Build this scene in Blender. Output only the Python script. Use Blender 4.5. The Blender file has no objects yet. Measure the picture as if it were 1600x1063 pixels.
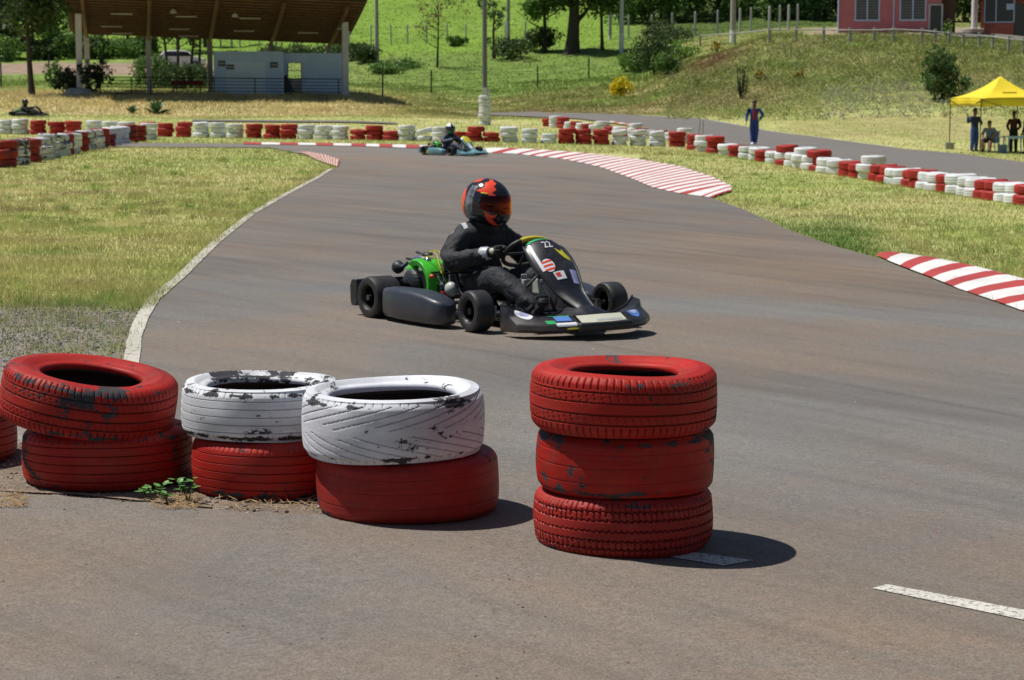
import bpy, math, random
import numpy as np
from mathutils import Vector, Matrix, Quaternion
from mathutils.geometry import delaunay_2d_cdt
random.seed(7); RNG = np.random.default_rng(7)
scene = bpy.context.scene
COL = scene.collection
PI = math.pi

# ------------------------------------------------------------------ camera maths
F = 3200.0; CAMZ = 1.44; PITCH = math.atan((531.5-158)/F)
cp, sp = math.cos(PITCH), math.sin(PITCH)
def ray(px, py):
    x = (px-800)/F; y = -(py-531.5)/F
    dy = cp + y*sp; dz = -sp + y*cp
    return x/dy, dz/dy
def at(px, py, Y):
    a, b = ray(px, py)
    return Vector((a*Y, Y, CAMZ + b*Y))

# ------------------------------------------------------------------ terrain
def g(X):
    return np.where(X > 0, -0.035*np.minimum(X, 26), -0.010*np.maximum(X, -40))
COLS = {
 -300: (75, [(92,196),(110,182),(116,168),(123,149),(140,141),(160,116),(176,100),(200,85),(260,20),(460,-150)]),
 0:    (75, [(92,196),(110,182),(116,168),(123,149),(140,140),(160,114),(176,98),(200,85),(260,20),(460,-150)]),
 300:  (75, [(95,196),(110,187),(114,182),(120,165),(127,150),(140,146),(165,112),(180,88),(200,75),(260,10),(460,-150)]),
 550:  (75, [(95,196),(112,181),(120,168),(127,152),(134,148),(150,132),(180,92),(190,70),(240,5),(460,-160)]),
 760:  (75, [(101,196),(118,181),(135,163),(142,150),(160,120),(180,78),(190,62),(240,0),(460,-160)]),
 1000: (75, [(88,212),(112,184),(118,176),(128,158),(145,125),(170,85),(185,62),(240,-5),(460,-170)]),
 1200: (85, [(96,210),(106,190),(112,176),(125,130),(138,72),(144,58),(160,55),(190,40),(240,-20),(460,-180)]),
 1400: (85, [(92,223),(100,205),(108,180),(128,90),(136,63),(142,56),(165,48),(200,30),(250,-20),(460,-180)]),
 1600: (85, [(92,230),(100,208),(106,185),(122,120),(130,85),(138,72),(165,55),(200,35),(250,-20),(460,-180)]),
 1900: (85, [(92,233),(100,210),(106,187),(122,120),(130,85),(138,72),(165,55),(200,35),(250,-20),(460,-180)]),
}
_cu = []; _cy = []; _cz = []
for px, (ys, nodes) in sorted(COLS.items()):
    u = (px-800)/F
    Y = list(np.linspace(40, ys, 8)); Z = [float(g(np.array(u*y))) for y in Y]
    for (y, py) in nodes:
        Y.append(y); Z.append(CAMZ + y*ray(px, py)[1])
    _cu.append(u); _cy.append(Y); _cz.append(Z)
_cu = np.array(_cu)
def _bump(X, Y):
    n = (np.sin(X*0.9+Y*0.31+1.3)*np.cos(Y*0.53-X*0.21) + 0.6*np.sin(X*2.1-Y*0.8)*np.cos(Y*1.3+X*0.4+2) + 0.4*np.sin(X*0.37+Y*0.17))
    w = np.clip((Y-112)/14, 0, 1)
    return n*0.09*w
def ter(X, Y):
    X = np.asarray(X, float); Y = np.asarray(Y, float)
    X, Y = np.broadcast_arrays(X, Y)
    Ys = np.maximum(Y, 1e-3)
    u = np.clip(X/Ys, _cu[0], _cu[-1]-1e-6)
    i = np.clip(np.searchsorted(_cu, u, side='right')-1, 0, len(_cu)-2)
    zc = np.stack([np.interp(Y, _cy[k], _cz[k]) for k in range(len(_cu))])
    idx = np.arange(X.size)
    zf = zc.reshape(len(_cu), -1); ii = i.reshape(-1)
    t = ((u-_cu[i])/(_cu[i+1]-_cu[i])).reshape(-1)
    far = (zf[ii, idx]*(1-t) + zf[ii+1, idx]*t).reshape(X.shape)
    w = np.clip((Y-62)/13, 0, 1); w = w*w*(3-2*w)
    return g(X)*(1-w) + far*w + _bump(X, Y)
def tz(x, y): return float(ter(np.array([x]), np.array([y]))[0])
_MY = np.concatenate([np.arange(2.5, 40, .01), np.arange(40, 420, .05)])
def gnd(px, py):
    a, b = ray(px, py)
    z = CAMZ + b*_MY; t = ter(a*_MY, _MY)
    k = np.argmax(z <= t)
    if z[k] > t[k]: k = len(_MY)-1
    Y = float(_MY[k]); return Vector((a*Y, Y, float(t[k])))

# ------------------------------------------------------------------ object helpers
def tag(o, label=None, cat=None, group=None, kind=None):
    if label: o['label'] = label
    if cat: o['category'] = cat
    if group: o['group'] = group
    if kind: o['kind'] = kind
    return o
def empty(name, loc=(0,0,0), rz=0, label=None, cat=None, group=None):
    o = bpy.data.objects.new(name, None); COL.objects.link(o)
    o.location = loc; o.rotation_euler = (0, 0, rz); o.empty_display_size = .2
    return tag(o, label, cat, group)
def copy_tree(o, parent=None):
    c = o.copy(); COL.objects.link(c); c.parent = parent
    for ch in list(o.children):
        copy_tree(ch, c)
    return c

class MB:
    def __init__(s): s.v = []; s.f = []; s.m = []
    def add(s, vs, fs, mi=0, M=None):
        b = len(s.v)
        for p in vs:
            p = Vector(p)
            s.v.append(tuple(M @ p) if M is not None else tuple(p))
        for f in fs: s.f.append(tuple(b+i for i in f)); s.m.append(mi)
        return s
    def box(s, c, d, mi=0, rz=0, M=None):
        x, y, z = d[0]/2, d[1]/2, d[2]/2
        vs = [(-x,-y,-z),(x,-y,-z),(x,y,-z),(-x,y,-z),(-x,-y,z),(x,-y,z),(x,y,z),(-x,y,z)]
        T = Matrix.Translation(c) @ Matrix.Rotation(rz, 4, 'Z')
        if M is not None: T = M @ T
        return s.add(vs, [(0,3,2,1),(4,5,6,7),(0,1,5,4),(1,2,6,5),(2,3,7,6),(3,0,4,7)], mi, T)
    def tube(s, pts, r, seg=8, mi=0, cap=True, M=None):
        pts = [Vector(p) for p in pts]; n = len(pts)
        rs = list(r) if hasattr(r, '__len__') else [r]*n
        vs = []; up = None
        for i, p in enumerate(pts):
            t = (pts[min(i+1, n-1)] - pts[max(i-1, 0)]).normalized()
            if up is None:
                up = Vector((0,0,1)) if abs(t.z) < .9 else Vector((1,0,0))
            a = t.cross(up)
            if a.length < 1e-5: a = t.orthogonal()
            a.normalize(); b = a.cross(t).normalized(); up = b
            for k in range(seg):
                w = 2*PI*k/seg
                vs.append(p + (a*math.cos(w) + b*math.sin(w))*rs[i])
        fs = []
        for i in range(n-1):
            for k in range(seg):
                k2 = (k+1) % seg
                fs.append((i*seg+k, i*seg+k2, (i+1)*seg+k2, (i+1)*seg+k))
        if cap:
            fs.append(tuple(range(seg-1, -1, -1))); fs.append(tuple((n-1)*seg+k for k in range(seg)))
        return s.add(vs, fs, mi, M)
    def lathe(s, prof, seg=24, mi=0, M=None, closed=False):
        n = len(prof); vs = []
        for (r, z) in prof:
            for k in range(seg):
                w = 2*PI*k/seg; vs.append((r*math.cos(w), r*math.sin(w), z))
        fs = []
        rng = n if closed else n-1
        for i in range(rng):
            j = (i+1) % n
            for k in range(seg):
                k2 = (k+1) % seg
                fs.append((i*seg+k, i*seg+k2, j*seg+k2, j*seg+k))
        if not closed:
            if prof[0][0] > 1e-6: fs.append(tuple(range(seg-1, -1, -1)))
            if prof[-1][0] > 1e-6: fs.append(tuple((n-1)*seg+k for k in range(seg)))
        return s.add(vs, fs, mi, M)
    def ell(s, c, r, seg=16, rings=10, mi=0, M=None):
        r = r if hasattr(r, '__len__') else (r, r, r)
        T = Matrix.Translation(c) @ Matrix.Diagonal((r[0], r[1], r[2], 1))
        if M is not None: T = M @ T
        prof = [(max(1e-4, math.sin(PI*i/rings)), -math.cos(PI*i/rings)) for i in range(rings+1)]
        return s.lathe(prof, seg, mi, T)
    def loft(s, secs, mi=0, cap=True, M=None):
        n = len(secs[0]); vs = [p for sec in secs for p in sec]; fs = []
        for i in range(len(secs)-1):
            for k in range(n):
                k2 = (k+1) % n
                fs.append((i*n+k, i*n+k2, (i+1)*n+k2, (i+1)*n+k))
        if cap:
            fs.append(tuple(range(n-1, -1, -1))); fs.append(tuple((len(secs)-1)*n+k for k in range(n)))
        return s.add(vs, fs, mi, M)
    def grid(s, fn, nu, nv, mi=0):
        vs = [fn(i/nu, j/nv) for i in range(nu+1) for j in range(nv+1)]
        fs = [(i*(nv+1)+j, (i+1)*(nv+1)+j, (i+1)*(nv+1)+j+1, i*(nv+1)+j+1) for i in range(nu) for j in range(nv)]
        return s.add(vs, fs, mi)
    def build(s, name, mats, parent=None, smooth=False, loc=None, bevel=0, angle=40):
        me = bpy.data.meshes.new(name)
        me.from_pydata(s.v, [], s.f)
        mats = mats if isinstance(mats, (list, tuple)) else [mats]
        for m in mats: me.materials.append(m)
        if len(mats) > 1: me.polygons.foreach_set('material_index', s.m)
        o = bpy.data.objects.new(name, me); COL.objects.link(o)
        if parent is not None: o.parent = parent
        if loc is not None: o.location = loc
        if bevel:
            b = o.modifiers.new('bevel', 'BEVEL'); b.width = bevel; b.segments = 2; b.limit_method = 'ANGLE'
        if smooth:
            me.polygons.foreach_set('use_smooth', [True]*len(me.polygons))
            me.set_sharp_from_angle(angle=math.radians(angle))
        return o

def fast_mesh(name, V, Fc, mats, cols=None, mi=None, smooth=False, parent=None):
    """V (n,3); Fc (m,k) faces; cols (n,3) per-vertex colour"""
    V = np.asarray(V, np.float32); Fc = np.asarray(Fc, np.int32)
    me = bpy.data.meshes.new(name); m, k = Fc.shape
    me.vertices.add(len(V)); me.vertices.foreach_set('co', V.ravel())
    me.loops.add(m*k); me.loops.foreach_set('vertex_index', Fc.ravel())
    me.polygons.add(m); me.polygons.foreach_set('loop_start', np.arange(0, m*k, k, dtype=np.int32))
    me.polygons.foreach_set('loop_total', np.full(m, k, np.int32))
    for mm in (mats if isinstance(mats, (list, tuple)) else [mats]): me.materials.append(mm)
    if mi is not None: me.polygons.foreach_set('material_index', np.asarray(mi, np.int32))
    me.update(calc_edges=True); me.validate()
    if cols is not None:
        a = me.color_attributes.new('Col', 'FLOAT_COLOR', 'POINT')
        c4 = np.ones((len(V), 4), np.float32); c4[:, :3] = cols
        a.data.foreach_set('color', c4.ravel())
    if smooth: me.polygons.foreach_set('use_smooth', np.ones(m, bool))
    o = bpy.data.objects.new(name, me); COL.objects.link(o)
    if parent is not None: o.parent = parent
    return o

# ------------------------------------------------------------------ materials
class NT:
    def __init__(s, name):
        s.mat = bpy.data.materials.new(name); s.mat.use_nodes = True
        s.t = s.mat.node_tree; s.b = s.t.nodes['Principled BSDF']
        s.tc = s.t.nodes.new('ShaderNodeTexCoord')
    def n(s, typ, **kw):
        nd = s.t.nodes.new(typ)
        for k, v in kw.items(): setattr(nd, k, v)
        return nd
    def l(s, a, b): s.t.links.new(a, b)
    def noise(s, scale, detail=4, rough=.55, vec=None, dist=0):
        nd = s.n('ShaderNodeTexNoise'); nd.inputs['Scale'].default_value = scale
        nd.inputs['Detail'].default_value = detail; nd.inputs['Roughness'].default_value = rough
        nd.inputs['Distortion'].default_value = dist
        s.l(vec if vec is not None else s.tc.outputs['Object'], nd.inputs['Vector'])
        return nd.outputs['Fac']
    def mapping(s, scale=(1,1,1), rot=(0,0,0), vec=None, loc=(0,0,0)):
        nd = s.n('ShaderNodeMapping'); nd.inputs['Scale'].default_value = scale
        nd.inputs['Rotation'].default_value = rot; nd.inputs['Location'].default_value = loc
        s.l(vec if vec is not None else s.tc.outputs['Object'], nd.inputs['Vector'])
        return nd.outputs['Vector']
    def along(s, length, width, deg):
        """coordinates stretched along a direction on the ground"""
        nd = s.n('ShaderNodeMapping', vector_type='TEXTURE'); nd.inputs['Rotation'].default_value = (0, 0, math.radians(deg))
        nd.inputs['Scale'].default_value = (length, width, 1); s.l(s.tc.outputs['Object'], nd.inputs['Vector']); return nd.outputs['Vector']
    def ramp(s, fac, stops):
        nd = s.n('ShaderNodeValToRGB'); e = nd.color_ramp.elements
        while len(e) < len(stops): e.new(.5)
        for k, (p, c) in enumerate(stops):
            e[k].position = p; e[k].color = (c, c, c, 1) if not hasattr(c, '__len__') else (*c[:3], 1)
        s.l(fac, nd.inputs['Fac']); return nd.outputs['Color']
    def mix(s, fac, a, b, mode='MIX'):
        nd = s.n('ShaderNodeMix', data_type='RGBA', blend_type=mode)
        for sock, v in ((nd.inputs[0], fac), (nd.inputs[6], a), (nd.inputs[7], b)):
            if isinstance(v, (int, float)): sock.default_value = v
            elif isinstance(v, (tuple, list)): sock.default_value = (*v[:3], 1)
            else: s.l(v, sock)
        return nd.outputs[2]
    def math(s, op, a, b=0.0, clamp=False):
        nd = s.n('ShaderNodeMath', operation=op); nd.use_clamp = clamp
        for sock, v in ((nd.inputs[0], a), (nd.inputs[1], b)):
            if isinstance(v, (int, float)): sock.default_value = v
            else: s.l(v, sock)
        return nd.outputs[0]
    def bump(s, h, strength=.3, dist=.01):
        nd = s.n('ShaderNodeBump'); nd.inputs['Strength'].default_value = strength
        nd.inputs['Distance'].default_value = dist
        s.l(h, nd.inputs['Height']); s.l(nd.outputs['Normal'], s.b.inputs['Normal'])
    def base(s, c, rough=.6, metal=0, spec=None):
        if isinstance(c, (tuple, list)): s.b.inputs['Base Color'].default_value = (*c[:3], 1)
        else: s.l(c, s.b.inputs['Base Color'])
        if isinstance(rough, (int, float)): s.b.inputs['Roughness'].default_value = rough
        else: s.l(rough, s.b.inputs['Roughness'])
        s.b.inputs['Metallic'].default_value = metal
        if spec is not None: s.b.inputs['Specular IOR Level'].default_value = spec
        return s.mat
def M_(name, c, rough=.6, metal=0, var=.18, scale=8, bump=.1, spec=None, bd=.004):
    """plain surface with procedural colour wear"""
    t = NT(name); f = t.noise(scale, 5)
    r = t.ramp(f, [(.3, 1-var), (.7, 1+var*.6)])
    col = t.mix(1.0, c, r, 'MULTIPLY')
    if bump: t.bump(t.noise(scale*4, 4), bump, bd)
    return t.base(col, rough, metal, spec)
def rnd_vec(t):
    oi = t.n('ShaderNodeObjectInfo')
    cmb = t.n('ShaderNodeCombineXYZ')
    a = t.math('MULTIPLY', oi.outputs['Random'], 37.0)
    for k in range(3): t.l(a, cmb.inputs[k])
    add = t.n('ShaderNodeVectorMath', operation='ADD')
    t.l(t.tc.outputs['Object'], add.inputs[0]); t.l(cmb.outputs[0], add.inputs[1])
    return add.outputs[0], oi.outputs['Random']
def tyre_paint(name, paint, under=(.022,.022,.025), peel=.5, dirt=(.16,.10,.07), dirtamt=.3, rough=.55, tint=None, peel_scale=7, edge=.10):
    t = NT(name); v, rd = rnd_vec(t)
    n1 = t.noise(peel_scale*1.9, 11, .72, t.mapping((1, 1, 1.5), vec=v), .25); n2 = t.noise(3.0, 3, .55, v)
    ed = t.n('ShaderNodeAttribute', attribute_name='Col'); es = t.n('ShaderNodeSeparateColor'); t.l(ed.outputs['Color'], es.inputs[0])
    s = t.math('ADD', n1, t.math('MULTIPLY', es.outputs[0], edge))
    s = t.math('ADD', s, t.math('MULTIPLY', t.math('SUBTRACT', n2, .5), .80))
    mask = t.ramp(s, [(peel, 0), (peel+.012, 1)])
    n3 = t.noise(3.5, 6, .6, v)
    pv = t.ramp(n3, [(.3, .68), (.7, 1.10)])
    col = t.mix(1.0, paint, pv, 'MULTIPLY')
    if tint:
        col = t.mix(t.ramp(t.noise(1.7, 3, .5, v), [(.42, 0), (.7, .55)]), col, tint)
    col = t.mix(t.math('MULTIPLY', es.outputs[1], .5), col, tuple(c*.22 for c in dirt))  # dark grime by groove depth, also painting the tread grooves' shade into the colour
    # hand-brushed paint: thin and thick passes round the tyre
    br = t.noise(1, 5, .6, t.mapping((3, 3, 40), vec=v)); col = t.mix(1.0, col, t.ramp(br, [(.3, .82), (.7, 1.12)]), 'MULTIPLY')
    dm = t.ramp(t.noise(5, 8, .7, v), [(.5, 0), (.75, dirtamt)])
    col = t.mix(dm, col, dirt)
    # grime streaks held in the mould lines
    st = t.noise(1, 5, .6, t.mapping((9, 9, 60), vec=v))
    col = t.mix(t.ramp(st, [(.55, 0), (.8, .35)]), col, dirt)
    un = t.mix(t.noise(20, 3, .5, v), under, tuple(min(1, c*3.2) for c in under))
    col = t.mix(mask, col, un)
    h = t.math('ADD', t.math('MULTIPLY', mask, -.5), t.math('MULTIPLY', t.noise(45, 4, .6, v), .35))
    t.bump(h, .45, .004)
    return t.base(col, t.mix(mask, (rough,)*3, (.8,)*3), 0, .22)
RED = (.50, .022, .016); WHT = (.74, .76, .78)
m_red_a = tyre_paint('red_paint_worn', (.42,.019,.013), peel=.665, dirtamt=.25)
m_red_b = tyre_paint('red_paint_peeling', (.40,.016,.010), peel=.585, dirtamt=.35)
m_red_c = tyre_paint('red_paint_dusty', (.36,.022,.018), peel=.68, dirtamt=.3, tint=(.34,.035,.028))
m_wht_a = tyre_paint('white_paint_peeling', (.72,.74,.78), peel=.61, dirtamt=.10, dirt=(.5,.5,.5), peel_scale=9, edge=.20)
m_wht_b = tyre_paint('white_paint_scuffed', (.72,.74,.80), peel=.645, dirtamt=.12, dirt=(.45,.46,.5), peel_scale=8, edge=.15)
m_red_f = tyre_paint('red_tyre_paint', (.42,.030,.026), peel=.74, dirtamt=.45, dirt=(.20,.09,.07))
m_wht_f = tyre_paint('white_tyre_paint', (.76,.78,.80), peel=.72, dirtamt=.25, dirt=(.35,.34,.30))
m_wht_d = tyre_paint('grimy_white_tyre_paint', (.60,.62,.66), peel=.56, dirtamt=.5, dirt=(.22,.21,.20))
m_red_d = tyre_paint('grimy_red_tyre_paint', (.30,.020,.016), peel=.60, dirtamt=.6, dirt=(.12,.05,.04))

def asphalt():
    t = NT('worn_asphalt')
    at_ = t.n('ShaderNodeAttribute', attribute_name='Col')
    sep = t.n('ShaderNodeSeparateColor'); t.l(at_.outputs['Color'], sep.inputs[0])
    dirt, pale = sep.outputs[0], sep.outputs[1]
    big = t.noise(.5, 5, .6, dist=.6); med = t.noise(2.6, 6, .65, dist=.8)
    streak = t.noise(1, 6, .65, t.along(3.2, .30, -48), .5)
    streak2 = t.noise(1, 5, .65, t.along(6, .7, -40), .8)
    d = t.math('ADD', dirt, t.math('MULTIPLY', t.math('SUBTRACT', big, .5), 1.9))
    d = t.math('ADD', d, t.math('MULTIPLY', t.math('SUBTRACT', med, .5), .7), clamp=True)
    col = t.mix(d, (.153,.152,.149), (.228,.163,.113))
    col = t.mix(t.math('MULTIPLY', pale, t.ramp(streak2, [(.35, .3), (.6, 1)])), col, (.205,.200,.190))
    col = t.mix(1.0, col, t.ramp(streak, [(.30, .84), (.5, 1.0), (.72, 1.08)]), 'MULTIPLY')
    fine = t.noise(120, 5, .8); f2 = t.noise(28, 4, .7)
    col = t.mix(1.0, col, t.ramp(fine, [(.34, .50), (.5, 1.0), (.66, 1.42)]), 'MULTIPLY')
    col = t.mix(1.0, col, t.ramp(f2, [(.3, .84), (.7, 1.12)]), 'MULTIPLY')
    # scattered dark and pale chips
    for sc, th, c, rr in ((7, .055, (.03,.028,.026), .72), (4.3, .05, (.55,.53,.5), .86), (16, .10, (.06,.05,.045), .62)):
        vo = t.n('ShaderNodeTexVoronoi'); vo.inputs['Scale'].default_value = sc
        t.l(t.mapping((1, .8, 1), (0, 0, .4)), vo.inputs['Vector'])
        sp_ = t.n('ShaderNodeSeparateColor'); t.l(vo.outputs['Color'], sp_.inputs[0])
        m1 = t.math('LESS_THAN', vo.outputs['Distance'], t.math('MULTIPLY', sp_.outputs[1], th))
        m2 = t.math('GREATER_THAN', sp_.outputs[0], rr)
        col = t.mix(t.math('MULTIPLY', m1, m2), col, c)
    col = t.mix(t.math('MULTIPLY', sep.outputs[2], t.ramp(t.noise(.9, 5, .65, t.along(2.5, .8, -50), .6), [(.35, .15), (.65, .85)])), col, (.105,.086,.076))
    # faint rubber sweeps
    wv = t.n('ShaderNodeTexNoise'); wv.inputs['Scale'].default_value = 1; wv.inputs['Detail'].default_value = 3
    t.l(t.along(7, .20, -56), wv.inputs['Vector']); wv.inputs['Distortion'].default_value = .7
    col = t.mix(t.math('MULTIPLY', t.ramp(wv.outputs['Fac'], [(.54, 0), (.64, .45)]), sep.outputs[2]), col, (.07,.066,.064))
    t.bump(t.math('ADD', fine, t.math('MULTIPLY', f2, .6)), .55, .006)
    return t.base(col, .82, 0, .3)
m_asphalt = asphalt()
def attr_mat(name, rough=.9, nscale=3.0, lo=.75, hi=1.2, fine=30, bump=.5, spec=.15, trans=0):
    t = NT(name); a = t.n('ShaderNodeAttribute', attribute_name='Col')
    col = t.mix(1.0, a.outputs['Color'], t.ramp(t.noise(nscale, 6, .65), [(.3, lo), (.7, hi)]), 'MULTIPLY')
    col = t.mix(1.0, col, t.ramp(t.noise(fine, 4, .7), [(.3, .7), (.7, 1.25)]), 'MULTIPLY')
    if bump: t.bump(t.noise(fine, 5, .7), bump, .03)
    m = t.base(col, rough, 0, spec)
    if trans:
        tr = t.n('ShaderNodeBsdfTranslucent'); t.l(col, tr.inputs['Color'])
        mx = t.n('ShaderNodeMixShader'); mx.inputs[0].default_value = trans
        out = t.t.nodes['Material Output']
        t.l(t.b.outputs[0], mx.inputs[1]); t.l(tr.outputs[0], mx.inputs[2]); t.l(mx.outputs[0], out.inputs['Surface'])
    return m
m_ground = attr_mat('turf_soil', nscale=.9, lo=.72, hi=1.22, fine=22)
m_gravel = attr_mat('gravel_dirt', nscale=5, lo=.6, hi=1.35, fine=60, bump=1.0)
m_blade = attr_mat('grass_blades', rough=.7, nscale=.35, lo=.82, hi=1.15, fine=1.7, bump=0, trans=.35)
m_leaf = attr_mat('tree_leaves', rough=.55, nscale=.6, lo=.8, hi=1.2, fine=3, bump=0, spec=.35, trans=.3)
def paint_mark(name, c, wear=.5, under=(.16,.145,.13), sc=18):
    t = NT(name); m = t.ramp(t.noise(sc, 8, .75), [(wear, 0), (wear+.04, 1)])
    m2 = t.ramp(t.noise(1.5, 4), [(.3, .85), (.7, 1.08)])
    col = t.mix(m, t.mix(1.0, c, m2, 'MULTIPLY'), under)
    t.bump(t.noise(90, 4, .7), .4, .004)
    return t.base(col, .75, 0, .3)
m_line = paint_mark('worn_white_line', (.60,.58,.53), .53, sc=60)
m_edge = paint_mark('weathered_kerb_edge', (.50,.48,.42), .56, (.24,.20,.15), 12)
m_cream = paint_mark('faded_cream_line', (.38,.31,.22), .43, (.20,.15,.11), 14)
m_kred = paint_mark('red_kerb_paint', (.42,.055,.055), .60, (.30,.18,.15), 9)
m_kwht = paint_mark('white_kerb_paint', (.72,.71,.70), .61, (.35,.30,.27), 9)
m_kred2 = paint_mark('faded_red_kerb_paint', (.42,.13,.09), .56, (.40,.30,.25), 9)
m_kwht2 = paint_mark('faded_white_kerb_paint', (.58,.50,.45), .56, (.40,.25,.2), 9)
m_bark = M_('bark', (.06,.047,.038), .9, var=.5, scale=6, bump=.8, bd=.03)
m_wood = M_('stained_timber', (.13,.065,.032), .75, var=.4, scale=3, bump=.3)
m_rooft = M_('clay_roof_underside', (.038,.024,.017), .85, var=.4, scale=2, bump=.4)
m_conc = M_('painted_concrete', (.52,.52,.56), .8, var=.12, scale=2, bump=.2)
m_concg = M_('grey_concrete', (.36,.35,.33), .85, var=.2, scale=2, bump=.3)
m_hut = M_('pale_blue_wall', (.50,.66,.90), .8, var=.1, scale=1.2, bump=.15)
m_hut2 = M_('white_blue_panel', (.64,.77,.92), .75, var=.08, scale=1.2, bump=.1)
m_dark = M_('dark_steel', (.03,.035,.04), .5, metal=.3)
m_pink = M_('pink_render', (.52,.17,.20), .85, var=.12, scale=1, bump=.2)
m_brick = M_('red_brick', (.38,.12,.09), .85, var=.3, scale=5, bump=.4)
m_brown = M_('brown_panel', (.14,.07,.045), .8, var=.25)
m_white = M_('white_paint', (.72,.73,.74), .6, var=.1, bump=.05)
m_glass = M_('dark_glass', (.03,.035,.04), .12, var=.1, bump=0, spec=.6)
m_slat = M_('louvre_shutter', (.14,.15,.17), .5, var=.2)
m_yel = M_('yellow_canopy_fabric', (.80,.62,.02), .7, var=.06, scale=2, bump=.15, bd=.02)
m_rubber = M_('tyre_rubber', (.022,.022,.024), .55, var=.4, scale=14, bump=.15)
m_rim = M_('black_wheel_rim', (.012,.012,.014), .3, metal=.6)
def bodywork(name, c, rough=.25):
    t = NT(name); n = t.noise(4, 7, .65, dist=.5)
    col = t.mix(t.ramp(n, [(.50, 0), (.80, .38)]), c, (.10,.10,.11))
    sc = t.noise(1, 8, .75, t.mapping((6, 6, 90), vec=None)); col = t.mix(t.ramp(sc, [(.62, 0), (.68, .3)]), col, (.18,.18,.19))
    z = t.n('ShaderNodeSeparateXYZ'); t.l(t.tc.outputs['Object'], z.inputs[0])
    low = t.ramp(z.outputs['Z'], [(.03, .5), (.13, 0)]); col = t.mix(t.math('MULTIPLY', low, t.noise(11, 5, .6)), col, (.22,.17,.13))
    t.bump(t.noise(3, 3), .12, .02)
    return t.base(col, t.ramp(n, [(.3, rough), (.8, rough+.35)]), 0, .5)
m_blkp = bodywork('black_bodywork', (.011,.012,.017))
m_grayp = bodywork('slate_bodywork', (.030,.036,.050))
m_chrome = M_('bare_metal', (.55,.55,.56), .25, metal=1, var=.2)
m_steel = M_('oily_steel', (.16,.16,.17), .35, metal=.9, var=.4)
m_green = M_('green_engine_cover', (.06,.52,.03), .3, var=.2, spec=.6)
m_cream_s = M_('cream_sticker', (.62,.62,.50), .4, var=.08)
m_wsk = M_('white_sticker', (.75,.76,.80), .4, var=.06, bump=0)
m_rsk = M_('red_sticker', (.65,.06,.04), .4, var=.1, bump=0)
m_bsk = M_('blue_sticker', (.10,.24,.66), .4, var=.1, bump=0)
m_lsk = M_('lavender_sticker', (.42,.42,.72), .4, var=.1, bump=0)
m_ysk = M_('yellow_sticker', (.62,.55,.03), .4, var=.1, bump=0)
m_gsk = M_('green_sticker', (.03,.36,.14), .4, var=.1, bump=0)
m_suitb = M_('black_race_suit', (.024,.026,.033), .72, var=.6, scale=9, bump=.7, bd=.014, spec=.35)
m_suitg = M_('grey_suit_panel', (.07,.075,.085), .6, var=.3, scale=9, bump=.4, bd=.01)
m_silver = M_('silver_piping', (.42,.45,.50), .4, var=.2)
m_orange = M_('orange_red_helmet_paint', (.85,.075,.03), .22, var=.12, spec=.7, bump=0)
m_hblack = M_('black_helmet_paint', (.014,.015,.022), .16, var=.2, spec=.7, bump=0)
m_hgrey = M_('grey_helmet_band', (.17,.18,.21), .3, var=.95, scale=38, spec=.6, bump=0)
def visor():
    t = NT('iridium_visor'); lw = t.n('ShaderNodeLayerWeight'); lw.inputs[0].default_value = .45
    c = t.ramp(lw.outputs['Facing'], [(0, (.05,.006,.004)), (.45, (.22,.015,.006)), (.75, (.85,.16,.02)), (1, (.95,.4,.05))])
    m = t.base(c, .08, .75); return m
m_visor = visor()
m_tank = M_('translucent_tank_plastic', (.48,.50,.48), .3, var=.15, bump=0)
m_skin = M_('skin', (.30,.15,.10), .55, var=.1, bump=.05)
m_skind = M_('dark_skin', (.12,.055,.035), .55, var=.1, bump=.05)
m_hair = M_('black_hair', (.012,.010,.009), .6, var=.4, bump=.5)
m_blue = M_('blue_overall_cloth', (.030,.075,.27), .75, var=.25, scale=5, bump=.3)
m_navy = M_('navy_cloth', (.015,.03,.09), .8, var=.25, scale=5, bump=.3)
m_crim = M_('crimson_cloth', (.42,.02,.045), .75, var=.2, bump=.2)
m_maroon = M_('maroon_cloth', (.07,.012,.016), .8, var=.25, bump=.2)
m_gblue = M_('faded_blue_tshirt', (.12,.19,.30), .8, var=.15, bump=.2)
m_shorts = M_('dark_brown_shorts', (.03,.02,.018), .85, var=.2, bump=.2)
m_ltbl = M_('light_blue_plastic', (.30,.44,.62), .4, var=.08, bump=0)
m_blk = M_('black_cloth', (.012,.012,.014), .8, var=.3, bump=.2)
m_teal = M_('pale_teal_bodywork', (.14,.29,.33), .3, var=.15, spec=.5, bump=0)
m_pebble = M_('pebbles', (.17,.15,.14), .8, var=.5, scale=12)
m_drystalk = M_('dry_straw', (.45,.30,.15), .8, var=.3, bump=0)
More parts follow.
